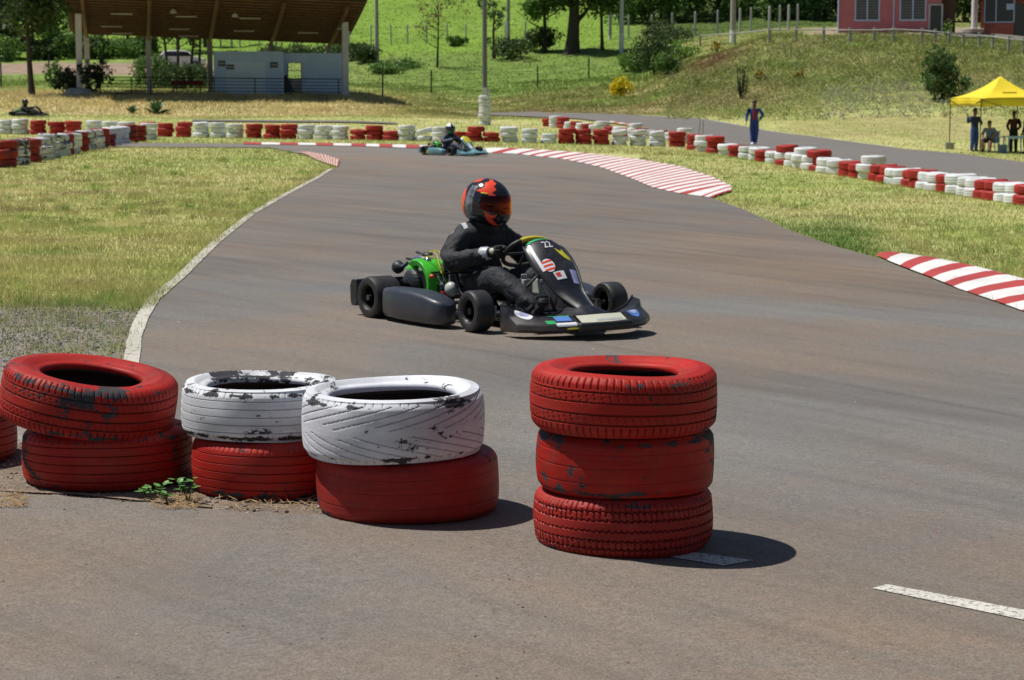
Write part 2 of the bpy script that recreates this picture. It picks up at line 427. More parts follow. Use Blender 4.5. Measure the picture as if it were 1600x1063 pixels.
# ------------------------------------------------------------------ ground regions
def G(pts): return [tuple(gnd(x, y)[:2]) for x, y in pts]
EDGE_L = [(527,262),(500,279),(450,306),(400,335),(345,380),(325,400),(285,440),(250,470),(232,500),(222,530),(218,565)]
KW_NEAR = [(740,240),(800,241.5),(860,247),(900,254),(950,266),(985,280),(1020,295),(1060,304),(1112,311)]
KW_FAR = [(745,232),(830,234.5),(900,239),(950,245),(1000,251),(1060,261),(1108,276),(1143,293),(1143,301)]
KR_NEAR = [(1372,405),(1440,432),(1500,455),(1560,475),(1600,490),(1700,530)]
KR_FAR = [(1366,399.5),(1398,398.5),(1440,402.5),(1500,414),(1560,429),(1600,440),(1700,468)]
TRACK = ([(-9,-3),(9,-3),(9,9)] + G([(1700,530),(1600,490),(1500,455),(1440,432),(1372,405),(1300,385),(1230,360),(1160,328),(1112,311)])
  + G(KW_NEAR[::-1][1:]) + G([(700,237.5),(640,232),(560,228.5),(400,226),(230,225),(100,224.5),(-150,224),(-150,229),(100,230),(215,231),(330,231.5),(420,232),(452,238),(500,250)])
  + G(EDGE_L) + G([(215,600),(212,640),(215,700),(330,760),(440,768),(500,786),(530,803),(500,808),(470,805),(445,809),(420,803),(385,805),(350,798),(322,800),(290,792),(262,794),(235,788),(190,788),(160,782),(120,782),(90,776),(60,777),(0,771),(-200,753)]) + [(-9,6.5)])
FAR_TRACK = G([(770,181.5),(830,184),(900,187),(960,194),(1000,201),(1060,213),(1100,223),(1178,230),(1240,241),(1300,251),(1400,267),(1500,281),(1600,297),(1800,330),
  (1800,283),(1600,255.5),(1499,242),(1399,232.5),(1284,217),(1192,205),(1140,195),(1100,188),(1000,182),(900,178.5),(800,177.5),(740,178.5)])
BACK_TRACK = G([(300,191),(450,192.5),(620,195.5),(620,193.5),(450,190),(300,189)])
def inpoly(X, Y, poly):
    X = np.asarray(X); Y = np.asarray(Y); c = np.zeros(X.shape, bool); n = len(poly)
    for i in range(n):
        x1, y1 = poly[i]; x2, y2 = poly[i-1]
        if y1 == y2: continue
        k = ((y1 > Y) != (y2 > Y)) & (X < (x2-x1)*(Y-y1)/(y2-y1)+x1)
        c ^= k
    return c
def smooth01(x, a, b):
    t = np.clip((x-a)/(b-a), 0, 1); return t*t*(3-2*t)
def wob(X, Y, s, k=0.):
    return (np.sin(X*s+1.7*np.sin(Y*s*.6+k))*np.cos(Y*s*1.1+1.3*np.sin(X*s*.7+k*2)) + .5*np.sin(X*s*2.3+k)*np.sin(Y*s*2.1+k*3))*.66
def mixc(a, b, w): return a*(1-w[..., None]) + b*w[..., None]
def gcol(X, Y):
    X = np.asarray(X, float); Y = np.asarray(Y, float)
    u = X/np.maximum(Y, 1); px = 800+3200*u
    A = lambda *c: np.broadcast_to(np.array(c, float), X.shape+(3,))
    green, straw, lush = A(.38,.45,.13), A(.62,.54,.27), A(.23,.39,.08)
    n1 = .5+.5*wob(X, Y*.35, .55); n2 = .5+.5*wob(X+9, Y*.4, 1.7, 2.)
    c = mixc(green, straw, np.clip(.58*n1+.5*n2-.12, 0, 1))
    c = mixc(c, lush, smooth01(wob(X-4, Y*.9, 1.1, 4.), .35, 1.)*.5)
    c = mixc(c, A(.34,.24,.15), smooth01(wob(X+3, Y*.6, .95, 6.), .62, .95)*.55*(Y < 70))
    # lush fringe beside the track, right of the corner
    f = smooth01(px, 1050, 1120)*(1-smooth01(px, 1330, 1420))*(1-smooth01(Y, 23, 31))
    c = mixc(c, A(.09,.20,.03), f*.8)
    # tall straw bank below the grandstand
    b = smooth01(Y, 111, 114)*(1-smooth01(Y, 131, 138))*(1-smooth01(px, 580, 740))
    c = mixc(c, A(.60,.50,.25), b*np.clip(.66+.4*n2, 0, 1))
    mid = smooth01(Y, 110, 118)*smooth01(px, 560, 720)
    c = mixc(c, A(.25,.275,.085), mid)
    c = mixc(c, A(.42,.37,.17), mid*smooth01(wob(X, Y, .35, 1.), .15, .9)*.6)
    c = mixc(c, A(.16,.27,.045), mid*smooth01(wob(X+20, Y, .5, 3.), .25, .8)*.7)
    v = smooth01(Y, 113, 117)*(1-smooth01(Y, 122, 126))*smooth01(px, 620, 760)*(1-smooth01(px, 1180, 1250))
    c = mixc(c, A(.34,.28,.13), v*.7)
    sc = np.exp(-((px-1110)/45)**2-((Y-141)/5)**2)
    c = mixc(c, A(.20,.11,.06), np.clip(sc*1.1, 0, 1))
    # green slope and bright meadow behind
    hs = smooth01(Y, 138, 146)*(1-smooth01(px, 980, 1060))
    c = mixc(c, A(.15,.25,.045), hs*.8)
    me = smooth01(Y, 174, 184)*(1-smooth01(px, 930, 1010))
    c = mixc(c, A(.20,.32,.045), me)
    c = mixc(c, A(.13,.235,.03), me*smooth01(wob(X, Y, .25, 5.), .2, .8)*.6)
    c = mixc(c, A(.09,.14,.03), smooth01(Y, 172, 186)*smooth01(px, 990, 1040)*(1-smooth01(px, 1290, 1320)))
    # dirt lane behind the stand
    ln = smooth01(Y, 157, 160)*(1-smooth01(Y, 172, 176))*(1-smooth01(px, 335, 350))
    c = mixc(c, A(.34,.25,.19), ln)
    # yard around the houses on the hill
    yd = smooth01(Y, 146, 149)*(1-smooth01(Y, 176, 180))*smooth01(px, 1230, 1290)
    c = mixc(c, A(.36,.28,.21), yd*.9)
    # right verge straw
    rv = smooth01(px, 1180, 1260)*smooth01(Y, 92, 97)*(1-smooth01(Y, 106, 109))
    c = mixc(c, A(.33,.29,.12), rv*.55)
    return np.clip(c, 0, 1)
def is_gravel(X, Y):
    """stony patch at the near left end of the infield"""
    return smooth01(-(Y + .18*wob(X, Y, 3.)), -14.25, -13.75)*(X < 0)

def build_ground():
    xs = np.concatenate([np.linspace(-260,-80,19), np.linspace(-78,-32,24), np.linspace(-31,-10.5,28), np.linspace(-10,10,61), np.linspace(10.5,31,28), np.linspace(32,78,24), np.linspace(80,260,19)])
    ys = np.concatenate([np.linspace(-60,-5,12), np.linspace(-4,24,85), np.linspace(24.5,60,60), np.linspace(61,200,210), np.linspace(203,460,90)])
    XX, YY = np.meshgrid(xs, ys, indexing='ij'); Z = ter(XX, YY)
    V = np.stack([XX, YY, Z], -1).reshape(-1, 3)
    ni, nj = XX.shape
    I, J = np.meshgrid(np.arange(ni-1), np.arange(nj-1), indexing='ij'); b = (I*nj+J).ravel()
    Fc = np.stack([b, b+nj, b+nj+1, b+1], -1)
    c = gcol(V[:, 0], V[:, 1])
    gr = is_gravel(V[:, 0], V[:, 1]) * (V[:, 1] > 0)
    c = mixc(c, np.broadcast_to(np.array([.27,.245,.215]), c.shape), gr)
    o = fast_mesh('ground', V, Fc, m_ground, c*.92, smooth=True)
    tag(o, kind='structure')
build_ground()

def sheet(name, poly, mat, step, off, colfn=None, kind='structure', thick=0, far=.00035):
    """flat sheet draped on the terrain"""
    P = [Vector(p) for p in poly]; n = len(P)
    B = []
    for i in range(n):       # subdivide outline
        a, b = P[i], P[(i+1) % n]
        k = max(1, int((b-a).length/step))
        for q in range(k): B.append(a.lerp(b, q/k))
    vs = [Vector((p.x, p.y)) for p in B]; e = [(i, (i+1) % len(B)) for i in range(len(B))]
    xs = [p.x for p in B]; ys = [p.y for p in B]
    gx = np.arange(min(xs), max(xs), step); gy = []; y = min(ys)
    while y < max(ys): gy.append(y); y += step*max(1, y/25)
    X, Y = np.meshgrid(gx, gy); X = X.ravel()+RNG.uniform(-.02, .02, X.size); Y = Y.ravel()
    k = inpoly(X, Y, [(p.x, p.y) for p in B]); X = X[k]; Y = Y[k]
    vs += [Vector((float(a), float(b))) for a, b in zip(X, Y)]
    r = delaunay_2d_cdt(vs, e, [list(range(len(B)))], 1, 1e-5)
    V = np.array([(v.x, v.y, 0) for v in r[0]]); T = np.array([f for f in r[2] if len(f) == 3])
    V[:, 2] = ter(V[:, 0], V[:, 1]) + off + far*np.maximum(V[:, 1], 0)
    a, b, c = V[T[:, 0]], V[T[:, 1]], V[T[:, 2]]
    cr = (b[:, 0]-a[:, 0])*(c[:, 1]-a[:, 1])-(b[:, 1]-a[:, 1])*(c[:, 0]-a[:, 0])
    T[cr < 0] = T[cr < 0][:, ::-1]
    o = fast_mesh(name, V, T, mat, colfn(V[:, 0], V[:, 1]) if colfn else None, smooth=True)
    if kind: o['kind'] = kind
    return o
def tcol(X, Y):
    px = 800+3200*X/np.maximum(Y, 2)
    d = .42+.25*wob(X, Y, .35, 2.)
    d = d + .55*np.exp(-((X-2.6)/1.2)**2-((Y-19)/4)**2)           # soil washed beside the right kerb
    d = d + .4*smooth01(-Y, -7.6, -6.2)*(.6+.4*wob(X, Y, 1.1))      # dusty foreground
    d = d + .5*np.exp(-((X+3.3)/1.6)**2-((Y-50)/5)**2)
    d = d - .5*np.exp(-((Y-(15.2-.25*X))/.55)**2)*(X > 0)
    d = d - .35*np.exp(-((Y-10)/1.2)**2)
    pale = .25+.8*np.exp(-((Y-(15.2-.25*X))/.5)**2)*(X > .2) + .7*np.exp(-((Y-9.2)/1.2)**2)*(X > 0) + .35*(Y > 50)
    rub = .8*np.exp(-((Y-(11.2-.45*X))/1.1)**2)*smooth01(X, -.8, .4) + .62*smooth01(Y, 13.5, 17)*(1-smooth01(Y, 34, 52))*(.8+.3*wob(X, Y*.5, .8)) + .30*smooth01(wob(X, Y, .9, 5.), .0, .8)
    d = d + .35*smooth01(wob(X+5, Y*.6, .6, 1.), .1, .9)*(Y > 13)*(Y < 45)
    return np.stack([np.clip(d,0,1), np.clip(pale,0,1), np.clip(rub,0,1)], -1)
fcol = lambda X, Y: np.stack([.25+.2*wob(X, Y, .5), .5+0*X, .2+0*X], -1)
sheet('track', TRACK, m_asphalt, .45, .004, tcol)
sheet('far_track', FAR_TRACK, m_asphalt, 1.2, .02, fcol)
sheet('back_track', BACK_TRACK, m_asphalt, 1.5, .03, fcol)
grc = lambda X, Y: np.broadcast_to(np.array([.34,.275,.215]), np.shape(X)+(3,))
sheet('dirt_strip', G([(-120,700),(100,690),(330,745),(470,770),(580,812),(500,825),(330,812),(120,800),(0,790),(-200,770)]), m_gravel, .2, .0015, grc, far=.0002)
hill_road = [tuple(at(px, 0, Y)[:2]) for px, Y in [(1455,150),(1900,146),(1900,156),(1490,158)]]
sheet('hill_road', hill_road, m_asphalt, 2, .04, fcol)

def strip(name, near, far, n, mats, off, h=0, frac=.5):
    fr_ = frac
    """kerb of n painted bands between two edges, laid on the terrain"""
    def res(pl, k):
        P = [Vector((*p, 0)) for p in G(pl)]; L = [0]
        for i in range(len(P)-1): L.append(L[-1]+(P[i+1]-P[i]).length)
        out = []
        for q in range(k+1):
            s = L[-1]*q/k
            i = max(0, min(len(P)-2, int(np.searchsorted(L, s))-1))
            t = (s-L[i])/max(1e-6, L[i+1]-L[i]); out.append(P[i].lerp(P[i+1], t))
        return out
    if len(near) == len(far):      # matched edge points
        A_, B_ = [Vector((*p, 0)) for p in G(near)], [Vector((*p, 0)) for p in G(far)]; L = [0]
        for i in range(len(A_)-1): L.append(L[-1]+.5*(A_[i+1]-A_[i]).length+.5*(B_[i+1]-B_[i]).length)
        a, b = [], []
        for q in range(n*2+1):
            band, part = divmod(q, 2); s = L[-1]*(band+(0, .5)[part])/n
            if band % 2: s += L[-1]/n*(fr_-.5)*(2 if part == 0 else 1)
            elif part: s += L[-1]/n*(fr_-.5)
            i = max(0, min(len(A_)-2, int(np.searchsorted(L, s))-1)); t = (s-L[i])/max(1e-6, L[i+1]-L[i])
            a.append(A_[i].lerp(A_[i+1], t)); b.append(B_[i].lerp(B_[i+1], t))
    else: a = res(near, n*2); b = res(far, n*2)
    mb = MB(); m = 5
    V = lambda p, hh: (p.x, p.y, tz(p.x, p.y)+off+.00035*p.y+hh)
    rows = []
    for i in range(n*2+1):
        rows.append([V(a[i].lerp(b[i], k/m), h*(.25 if k in (0, m) else 1)*min(1, k*.8)) for k in range(m+1)])
    for i in range(n*2):
        mi = (i//2) % 2
        vs = rows[i]+rows[i+1]
        mb.add(vs, [(k, k+1, m+1+k+1, m+1+k) for k in range(m)], mi)
    o = mb.build(name, mats); o['kind'] = 'structure'
    me = o.data
    import bmesh
    bm = bmesh.new(); bm.from_mesh(me); bmesh.ops.remove_doubles(bm, verts=bm.verts, dist=1e-4)
    bmesh.ops.recalc_face_normals(bm, faces=bm.faces)
    if sum(f.normal.z for f in bm.faces) < 0: bmesh.ops.reverse_faces(bm, faces=bm.faces)
    bm.to_mesh(me); bm.free()
    return o
_ny = lambda x: float(np.interp(x, [p[0] for p in KW_NEAR], [p[1] for p in KW_NEAR])); _fy = lambda x: float(np.interp(x, [p[0] for p in KW_FAR], [p[1] for p in KW_FAR]))
KWn = [(x, _ny(x)) for x in (740,779,802,877,905,940,985,1020,1060,1095,1112)]; KWf = [(x, _fy(x)) for x in (768,812,834,925,960,1000,1062,1112,1136,1142.9)]+[(1143,301)]
strip('wavy_kerb', KWn, KWf, 54, [m_kwht, m_kred], .012, h=.015, frac=.62)
strip('side_kerb', [(1368,401),(1388,410),(1415,421),(1460,438),(1500,455),(1560,475),(1600,490),(1690,527)], [(1398,398.5),(1415,400),(1460,406),(1530,421),(1590,437),(1680,462),(1740,480),(1860,520)], 16, [m_kred, m_kwht], .012, h=.02, frac=.44)
strip('far_kerb', [(380,227.6),(470,228.6),(560,230.2),(660,234),(742,240)], [(380,225),(470,225.6),(560,226.6),(660,229),(745,232)], 17, [m_kred, m_kwht], .02, h=.02)
strip('corner_kerb', [(478,243),(495,252),(512,258),(528,263)], [(462,240.5),(482,239.5),(508,244),(531,252)], 26, [m_kwht2, m_kred2], .02, h=.01)
strip('distant_kerb', [(948,193),(975,197),(1003,203)], [(955,191),(983,195.5),(1012,202)], 8, [m_kwht2, m_kred2], .03)
m_mix = m_edge
def edge_line(name, pts, w, mat, off=.012, side=1, jag=.01):
    P = [Vector((*p, 0)) for p in G(pts)]; A = []; Bq = []; acc = []
    for i in range(len(P)-1):
        k = max(1, int((P[i+1]-P[i]).length/.25))
        for q in range(k): acc.append(P[i].lerp(P[i+1], q/k))
    acc.append(P[-1]); vs = []; fs = []
    rr = random.Random(3)
    for i, p in enumerate(acc):
        t = (acc[min(i+1, len(acc)-1)]-acc[max(i-1, 0)]).normalized(); nrm = Vector((-t.y, t.x, 0))*side
        for q in (p+nrm*rr.uniform(-jag, jag), p+nrm*(w+rr.uniform(-jag, jag)*1.5)):
            vs.append((q.x, q.y, tz(q.x, q.y)+off+.0003*q.y))
    fs = [(2*i, 2*i+1, 2*i+3, 2*i+2) if side < 0 else (2*i, 2*i+2, 2*i+3, 2*i+1) for i in range(len(acc)-1)]
    o = MB().add(vs, fs).build(name, mat); o['kind'] = 'structure'; return o
edge_line('track_edge_line', [(520,266)]+EDGE_L[1:]+[(215,610),(212,700)], .085, m_edge, side=-1, jag=.003)
edge_line('far_edge_line', [(1000,182),(1100,188),(1140,195),(1192,205),(1284,217),(1399,232.5)], .12, m_edge, .03, side=1)
edge_line('painted_line', [(1195,226.5),(1290,227)], .10, m_kwht2, .04, side=1)
def mark(name, pts, mat, off=.007):
    sheet(name, G(pts), mat, .15, off)
mark('cream_line', [(-150,757),(0,768.5),(130,776),(330,795),(331,797),(130,778.3),(0,770.8),(-150,760)], m_cream, .008)
mark('white_dash', [(1030,872),(1056,864),(1178,881),(1130,889)], m_line)
mark('white_dash', [(1363,924),(1386,918),(1600,958),(1760,990),(1740,1003),(1600,974)], m_line)

# ------------------------------------------------------------------ grass: far more blades than anyone could count
def blades(n, ysamp, pxr, hfn, wfn, keep, jitter=.35, lean=.55):
    Y = ysamp(RNG.random(n)); px = RNG.uniform(pxr[0], pxr[1], n); X = (px-800)/3200*Y
    k = keep(X, Y); X, Y = X[k], Y[k]; n = len(X); Z = ter(X, Y)
    c = gcol(X, Y)*RNG.uniform(1-jitter, 1+jitter, (n, 1))
    hue = RNG.random(n); c = mixc(c, np.broadcast_to(np.array([.42,.36,.17]), c.shape), np.clip(hue-.72, 0, 1)*1.7)
    h = hfn(X, Y)*RNG.uniform(.45, 1.25, n); w = wfn(Y)
    a = RNG.uniform(0, 2*PI, n); dx, dy = np.cos(a)*w/2, np.sin(a)*w/2
    la = RNG.uniform(0, 2*PI, n); ll = RNG.uniform(0, lean, n)*h
    p0 = np.stack([X-dx, Y-dy, Z-.01], -1); p1 = np.stack([X+dx, Y+dy, Z-.01], -1)
    p2 = np.stack([X+np.cos(la)*ll, Y+np.sin(la)*ll, Z+h], -1)
    V = np.stack([p0, p1, p2], 1).reshape(-1, 3)
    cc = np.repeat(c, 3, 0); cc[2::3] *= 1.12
    return V, np.clip(cc, 0, 1)
def off_track(X, Y):
    k = ~inpoly(X, Y, TRACK) & ~inpoly(X, Y, FAR_TRACK) & ~inpoly(X, Y, BACK_TRACK)
    for nr, fr in ((KW_NEAR, KW_FAR), (KR_NEAR, KR_FAR)):
        k &= ~inpoly(X, Y, G(nr)+G(fr)[::-1])
    return k
invY = lambda a, b: (lambda r: 1/(1/a + r*(1/b-1/a)))
parts = []
wn = lambda Y: np.maximum(.006, Y/2048*.9)
def hmow(X, Y):
    base = .035+.035*np.clip(wob(X, Y, 1.3, 2.), 0, 1)+.02*smooth01(Y, 20, 60)
    return base
notgravel = lambda X, Y: off_track(X, Y) & (RNG.random(X.shape) > is_gravel(X, Y)*.93)
# near infield on the left and verge on the right (13.5 m to 62 m)
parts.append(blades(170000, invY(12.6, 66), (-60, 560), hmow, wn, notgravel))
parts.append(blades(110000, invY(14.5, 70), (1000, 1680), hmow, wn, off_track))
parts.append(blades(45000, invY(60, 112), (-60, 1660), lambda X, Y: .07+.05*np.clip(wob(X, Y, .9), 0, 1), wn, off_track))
# tall dry bank, hill slopes
def hbank(X, Y):
    px = 800+3200*X/Y
    b = .10+.16*smooth01(Y, 112, 118)*(1-smooth01(px, 600, 760)) + .20*smooth01(Y, 118, 126)*smooth01(px, 700, 900)
    return b*(.55+.45*np.clip(wob(X, Y, .8, 1.)+.4, 0, 1.2))
def on_slope(X, Y):
    px = 800+3200*X/Y
    lane = (Y > 156) & (Y < 177) & (px < 348)
    yard = (Y > 145) & (Y < 179) & (px > 1250)
    return off_track(X, Y) & ~lane & ~yard
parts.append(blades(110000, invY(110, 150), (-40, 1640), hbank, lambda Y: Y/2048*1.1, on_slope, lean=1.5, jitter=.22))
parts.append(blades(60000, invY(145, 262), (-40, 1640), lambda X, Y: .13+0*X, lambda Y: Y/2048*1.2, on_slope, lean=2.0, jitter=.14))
def clumps(n, per, yr, pxr, h, spread, keep):
    Y = invY(*yr)(RNG.random(n)); px = RNG.uniform(*pxr, n); X = (px-800)/3200*Y
    k = keep(X, Y) & (wob(X, Y*.5, .7, 3.) > -.1); X, Y = X[k], Y[k]; m = RNG.integers(per//2, per, len(X)); i = np.repeat(np.arange(len(X)), m)
    x = X[i]+RNG.normal(size=len(i))*spread; y = Y[i]+RNG.normal(size=len(i))*spread; kk = ~inpoly(x, y, TRACK); x, y, i = x[kk], y[kk], i[kk]; N = len(x)
    hh = (h*RNG.uniform(.4, 1.3, len(X)))[i]*RNG.uniform(.5, 1.1, N); z = ter(x, y); w = wn(y)*.9; a = RNG.uniform(0, 2*PI, N); la = RNG.uniform(0, 2*PI, N); ll = hh*RNG.uniform(.1, .8, N)
    tone = RNG.uniform(.7, 1.25, len(X))[i][:, None]; c = gcol(x, y)*tone; q = RNG.random(len(X))[i] < .25; c[q] = np.array((.62,.52,.28))*tone[q]
    q2 = RNG.random(len(X))[i] < .22; c[q2] = np.array((.16,.33,.05))*tone[q2]
    p0 = np.stack([x-np.cos(a)*w/2, y-np.sin(a)*w/2, z-.01], -1); p1 = np.stack([x+np.cos(a)*w/2, y+np.sin(a)*w/2, z-.01], -1); p2 = np.stack([x+np.cos(la)*ll, y+np.sin(la)*ll, z+hh], -1)
    return np.stack([p0, p1, p2], 1).reshape(-1, 3), np.clip(np.repeat(c, 3, 0), 0, 1)
parts.append(clumps(1500, 34, (13, 62), (-60, 560), .085, .06, notgravel)); parts.append(clumps(1300, 30, (15, 68), (1000, 1680), .085, .07, off_track))
# ragged fringe creeping over the edge line
ep = G(EDGE_L+[(215,640)]); EX, EY = [], []
for (x1, y1), (x2, y2) in zip(ep, ep[1:]):
    L_ = math.hypot(x2-x1, y2-y1); k = int(L_*26); t_ = RNG.random(k); EX.append(x1+(x2-x1)*t_-.12-RNG.random(k)**2*.25); EY.append(y1+(y2-y1)*t_)
EX, EY = np.concatenate(EX), np.concatenate(EY)
parts.append((lambda X, Y: (lambda Z, h, a, w, c: (np.stack([np.stack([X-w, Y, Z-.01], -1), np.stack([X+w, Y, Z-.01], -1), np.stack([X+h*np.cos(a), Y+h*np.sin(a), Z+h], -1)], 1).reshape(-1, 3), np.repeat(c, 3, 0)))(ter(X, Y), RNG.uniform(.03, .10, X.size), RNG.uniform(0, 6.28, X.size), wn(Y)*.5, np.clip(gcol(X, Y)*RNG.uniform(.6, 1.2, (X.size, 1)), 0, 1)))(EX, EY))
# thin grass among the gravel
parts.append(clumps(160, 26, (11.0, 14.3), (-60, 205), .06, .05, lambda X, Y: ~inpoly(X, Y, TRACK)))
V = np.concatenate([p[0] for p in parts]); C = np.concatenate([p[1] for p in parts])
go = fast_mesh('grass', V, np.arange(len(V)).reshape(-1, 3), m_blade, C)
tag(go, 'yellowish green grass blades of the infield, verges and hillside', 'grass', kind='stuff')

# loose stones: gravel patch, dirt strip and grit on the asphalt
def stones(n, xr, yr, smin, smax, keep, cols):
    X = RNG.uniform(*xr, n); Y = RNG.uniform(*yr, n); k = keep(X, Y); X, Y = X[k], Y[k]; n = len(X)
    Z = ter(X, Y)+.005; s = smin*(smax/smin)**RNG.random(n)**1.6
    base = np.array([(1,0,0),(-1,0,0),(0,1,0),(0,-1,0),(0,0,.7),(0,0,-.3)], float)
    T = np.array([(0,2,4),(2,1,4),(1,3,4),(3,0,4),(2,0,5),(1,2,5),(3,1,5),(0,3,5)])
    a = RNG.uniform(0, 2*PI, n); ca, sa = np.cos(a)[:, None], np.sin(a)[:, None]
    b = base[None]*RNG.uniform(.6, 1.3, (n, 6, 1))*s[:, None, None]
    x = b[..., 0]*ca-b[..., 1]*sa + X[:, None]; y = b[..., 0]*sa+b[..., 1]*ca + Y[:, None]; z = b[..., 2]+Z[:, None]
    V = np.stack([x, y, z], -1).reshape(-1, 3); Fc = (T[None]+6*np.arange(n)[:, None, None]).reshape(-1, 3)
    c = np.array(cols)[RNG.integers(0, len(cols), n)]; return V, Fc, np.repeat(c, 6, 0)
S = [stones(15000, (-4.6, -2.2), (10.5, 14.6), .003, .013, lambda X, Y: ~inpoly(X, Y, TRACK), [(.24,.22,.20),(.32,.29,.25),(.15,.135,.12),(.42,.39,.35)]),
     stones(4200, (-3.4, -.3), (6.7, 8.6), .003, .013, lambda X, Y: ~inpoly(X, Y, TRACK) | (RNG.random(X.shape) < .04), [(.26,.21,.17),(.34,.27,.21),(.09,.08,.07),(.42,.38,.32)]),
     stones(9000, (-2.2, 5), (4.8, 13), .0012, .0048, lambda X, Y: inpoly(X, Y, TRACK), [(.05,.045,.04),(.10,.08,.06),(.3,.26,.2),(.42,.40,.36)]),
     stones(26, (0, 3), (5, 11), .004, .010, lambda X, Y: inpoly(X, Y, TRACK), [(.5,.04,.03),(.04,.03,.03),(.6,.6,.58)])]
off = 0; Vs = []; Fs = []; Cs = []
for v, f, c in S: Vs.append(v); Fs.append(f+off); Cs.append(c); off += len(v)
so = fast_mesh('gravel', np.concatenate(Vs), np.concatenate(Fs), attr_mat('stone_grit', nscale=9, fine=60, bump=0), np.concatenate(Cs))
tag(so, 'loose gravel and grit around the tyres and on the asphalt', 'gravel', kind='stuff')
# ------------------------------------------------------------------ tyres
def tyre_mesh(R, W, hole=.60, segs=480, style='lugs', seed=0, lugs=72):
    """a whole tyre lying flat (axis z): tread, shoulders, side walls, beads and hollow inside"""
    rr = random.Random(seed); hr = R*hole; H = W/2
    prof = []   # (r, z, zone)
    out = [(hr, .60*H), (hr-.004, .70*H), (hr, .80*H), (hr+.010, .84*H), (hr+.022, .84*H), (hr+.030, .88*H),
           (hr+(R-hr)*.45, 1.0*H), (hr+(R-hr)*.52, 1.012*H), (hr+(R-hr)*.55, .998*H), (hr+(R-hr)*.70, .985*H), (hr+(R-hr)*.80, .955*H), (R-.020, .915*H)]
    tread = []
    k = 72
    for i in range(k+1):
        z = .90*H*(1-2*i/k); e = abs(z)/H
        r = R - .010*e*e - .020*max(0, e-.72)**1.5/.0845*.55
        tread.append((r, z))
    prof = out + tread + [(r, -z) for r, z in out[::-1]]
    inner = [(hr+.004, -.50*H), (hr+(R-hr)*.5, -.86*H), (R-.030, -.72*H), (R-.017, -.3*H), (R-.017, .3*H), (R-.030, .72*H), (hr+(R-hr)*.5, .86*H), (hr+.004, .50*H)]
    prof += inner
    P = np.array(prof); n = len(P); th = np.arange(segs)*2*PI/segs
    r = np.repeat(P[:, :1], segs, 1); z = np.repeat(P[:, 1:], segs, 1); T = np.repeat(th[None], n, 0)
    nt0, nt1 = len(out), len(out)+len(tread)
    tr = np.zeros((n, segs)); tr[nt0-1:nt1+1] = 1
    zn = z/H
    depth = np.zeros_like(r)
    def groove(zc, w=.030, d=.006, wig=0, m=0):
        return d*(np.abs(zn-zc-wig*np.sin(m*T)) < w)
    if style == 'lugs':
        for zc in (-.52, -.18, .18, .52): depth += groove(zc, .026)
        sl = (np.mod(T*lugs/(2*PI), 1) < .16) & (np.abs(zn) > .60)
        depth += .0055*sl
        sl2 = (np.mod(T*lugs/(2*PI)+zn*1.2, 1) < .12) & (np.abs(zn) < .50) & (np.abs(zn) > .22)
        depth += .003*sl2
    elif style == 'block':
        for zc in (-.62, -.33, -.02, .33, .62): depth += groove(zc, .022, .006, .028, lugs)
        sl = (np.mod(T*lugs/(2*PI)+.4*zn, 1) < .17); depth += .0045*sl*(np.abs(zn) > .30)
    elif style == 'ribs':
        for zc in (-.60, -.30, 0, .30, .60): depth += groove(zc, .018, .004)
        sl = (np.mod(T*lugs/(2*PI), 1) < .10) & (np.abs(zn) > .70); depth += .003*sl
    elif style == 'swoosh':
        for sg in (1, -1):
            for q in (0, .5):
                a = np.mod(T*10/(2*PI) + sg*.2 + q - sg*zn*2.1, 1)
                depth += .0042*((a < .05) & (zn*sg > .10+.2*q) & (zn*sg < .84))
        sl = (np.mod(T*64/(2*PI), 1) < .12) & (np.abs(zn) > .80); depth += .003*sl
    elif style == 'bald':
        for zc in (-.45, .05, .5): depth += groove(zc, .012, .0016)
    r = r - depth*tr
    # worn, slightly out of round
    ph = [rr.uniform(0, 6.28) for _ in range(4)]
    r = r + tr*(.0018*np.sin(2*T+ph[0]) + .0012*np.sin(5*T+ph[1]+3*zn))
    z = z + .003*np.sin(2*T+ph[2])*(zn) + .0018*np.sin(3*T+ph[3])
    V = np.stack([r*np.cos(T), r*np.sin(T), z], -1).reshape(-1, 3)
    i, j = np.meshgrid(np.arange(n), np.arange(segs), indexing='ij'); i2 = (i+1) % n; j2 = (j+1) % segs
    Fc = np.stack([i*segs+j, i2*segs+j, i2*segs+j2, i*segs+j2], -1).reshape(-1, 4)
    mi = np.zeros((n, segs), np.int32); mi[len(out)*2+len(tread)-1:] = 1
    rad0 = np.repeat(P[:, :1], segs, 1); edge = np.zeros((n, segs)); edge[:nt0] += (np.abs((rad0[:nt0]-hr)/(R-hr)-.12) < .1)*.8
    q = np.minimum(np.abs(np.abs(zn)-.80)/.14, 1); edge = np.maximum(edge, (1-q)*tr)
    top = out and np.zeros((n, segs)); top[:nt0+3] = .35; edge = np.clip(np.maximum(edge, top), 0, 1)
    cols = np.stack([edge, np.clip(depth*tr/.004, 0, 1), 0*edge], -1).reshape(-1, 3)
    return V, Fc, mi.ravel(), cols
def near_tyre(px, Y, z, R, W, mat, style, label, tilt=(0, 0), rot=0, seed=0, hole=.6, lugs=72, group=None, name='tyre'):
    V, Fc, mi, cols = tyre_mesh(R, W, hole, style=style, seed=seed, lugs=lugs)
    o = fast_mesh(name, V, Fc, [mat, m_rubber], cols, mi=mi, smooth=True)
    o.data.set_sharp_from_angle(angle=math.radians(50))
    X = (px-800)/3200*Y
    o.rotation_mode = 'ZYX'; o.rotation_euler = (math.radians(tilt[0]), math.radians(tilt[1]), rot)
    o.location = (X, Y, tz(X, Y)+z)
    tag(o, label, 'tyre', group or 'painted tyres stacked in the foreground')
    return o
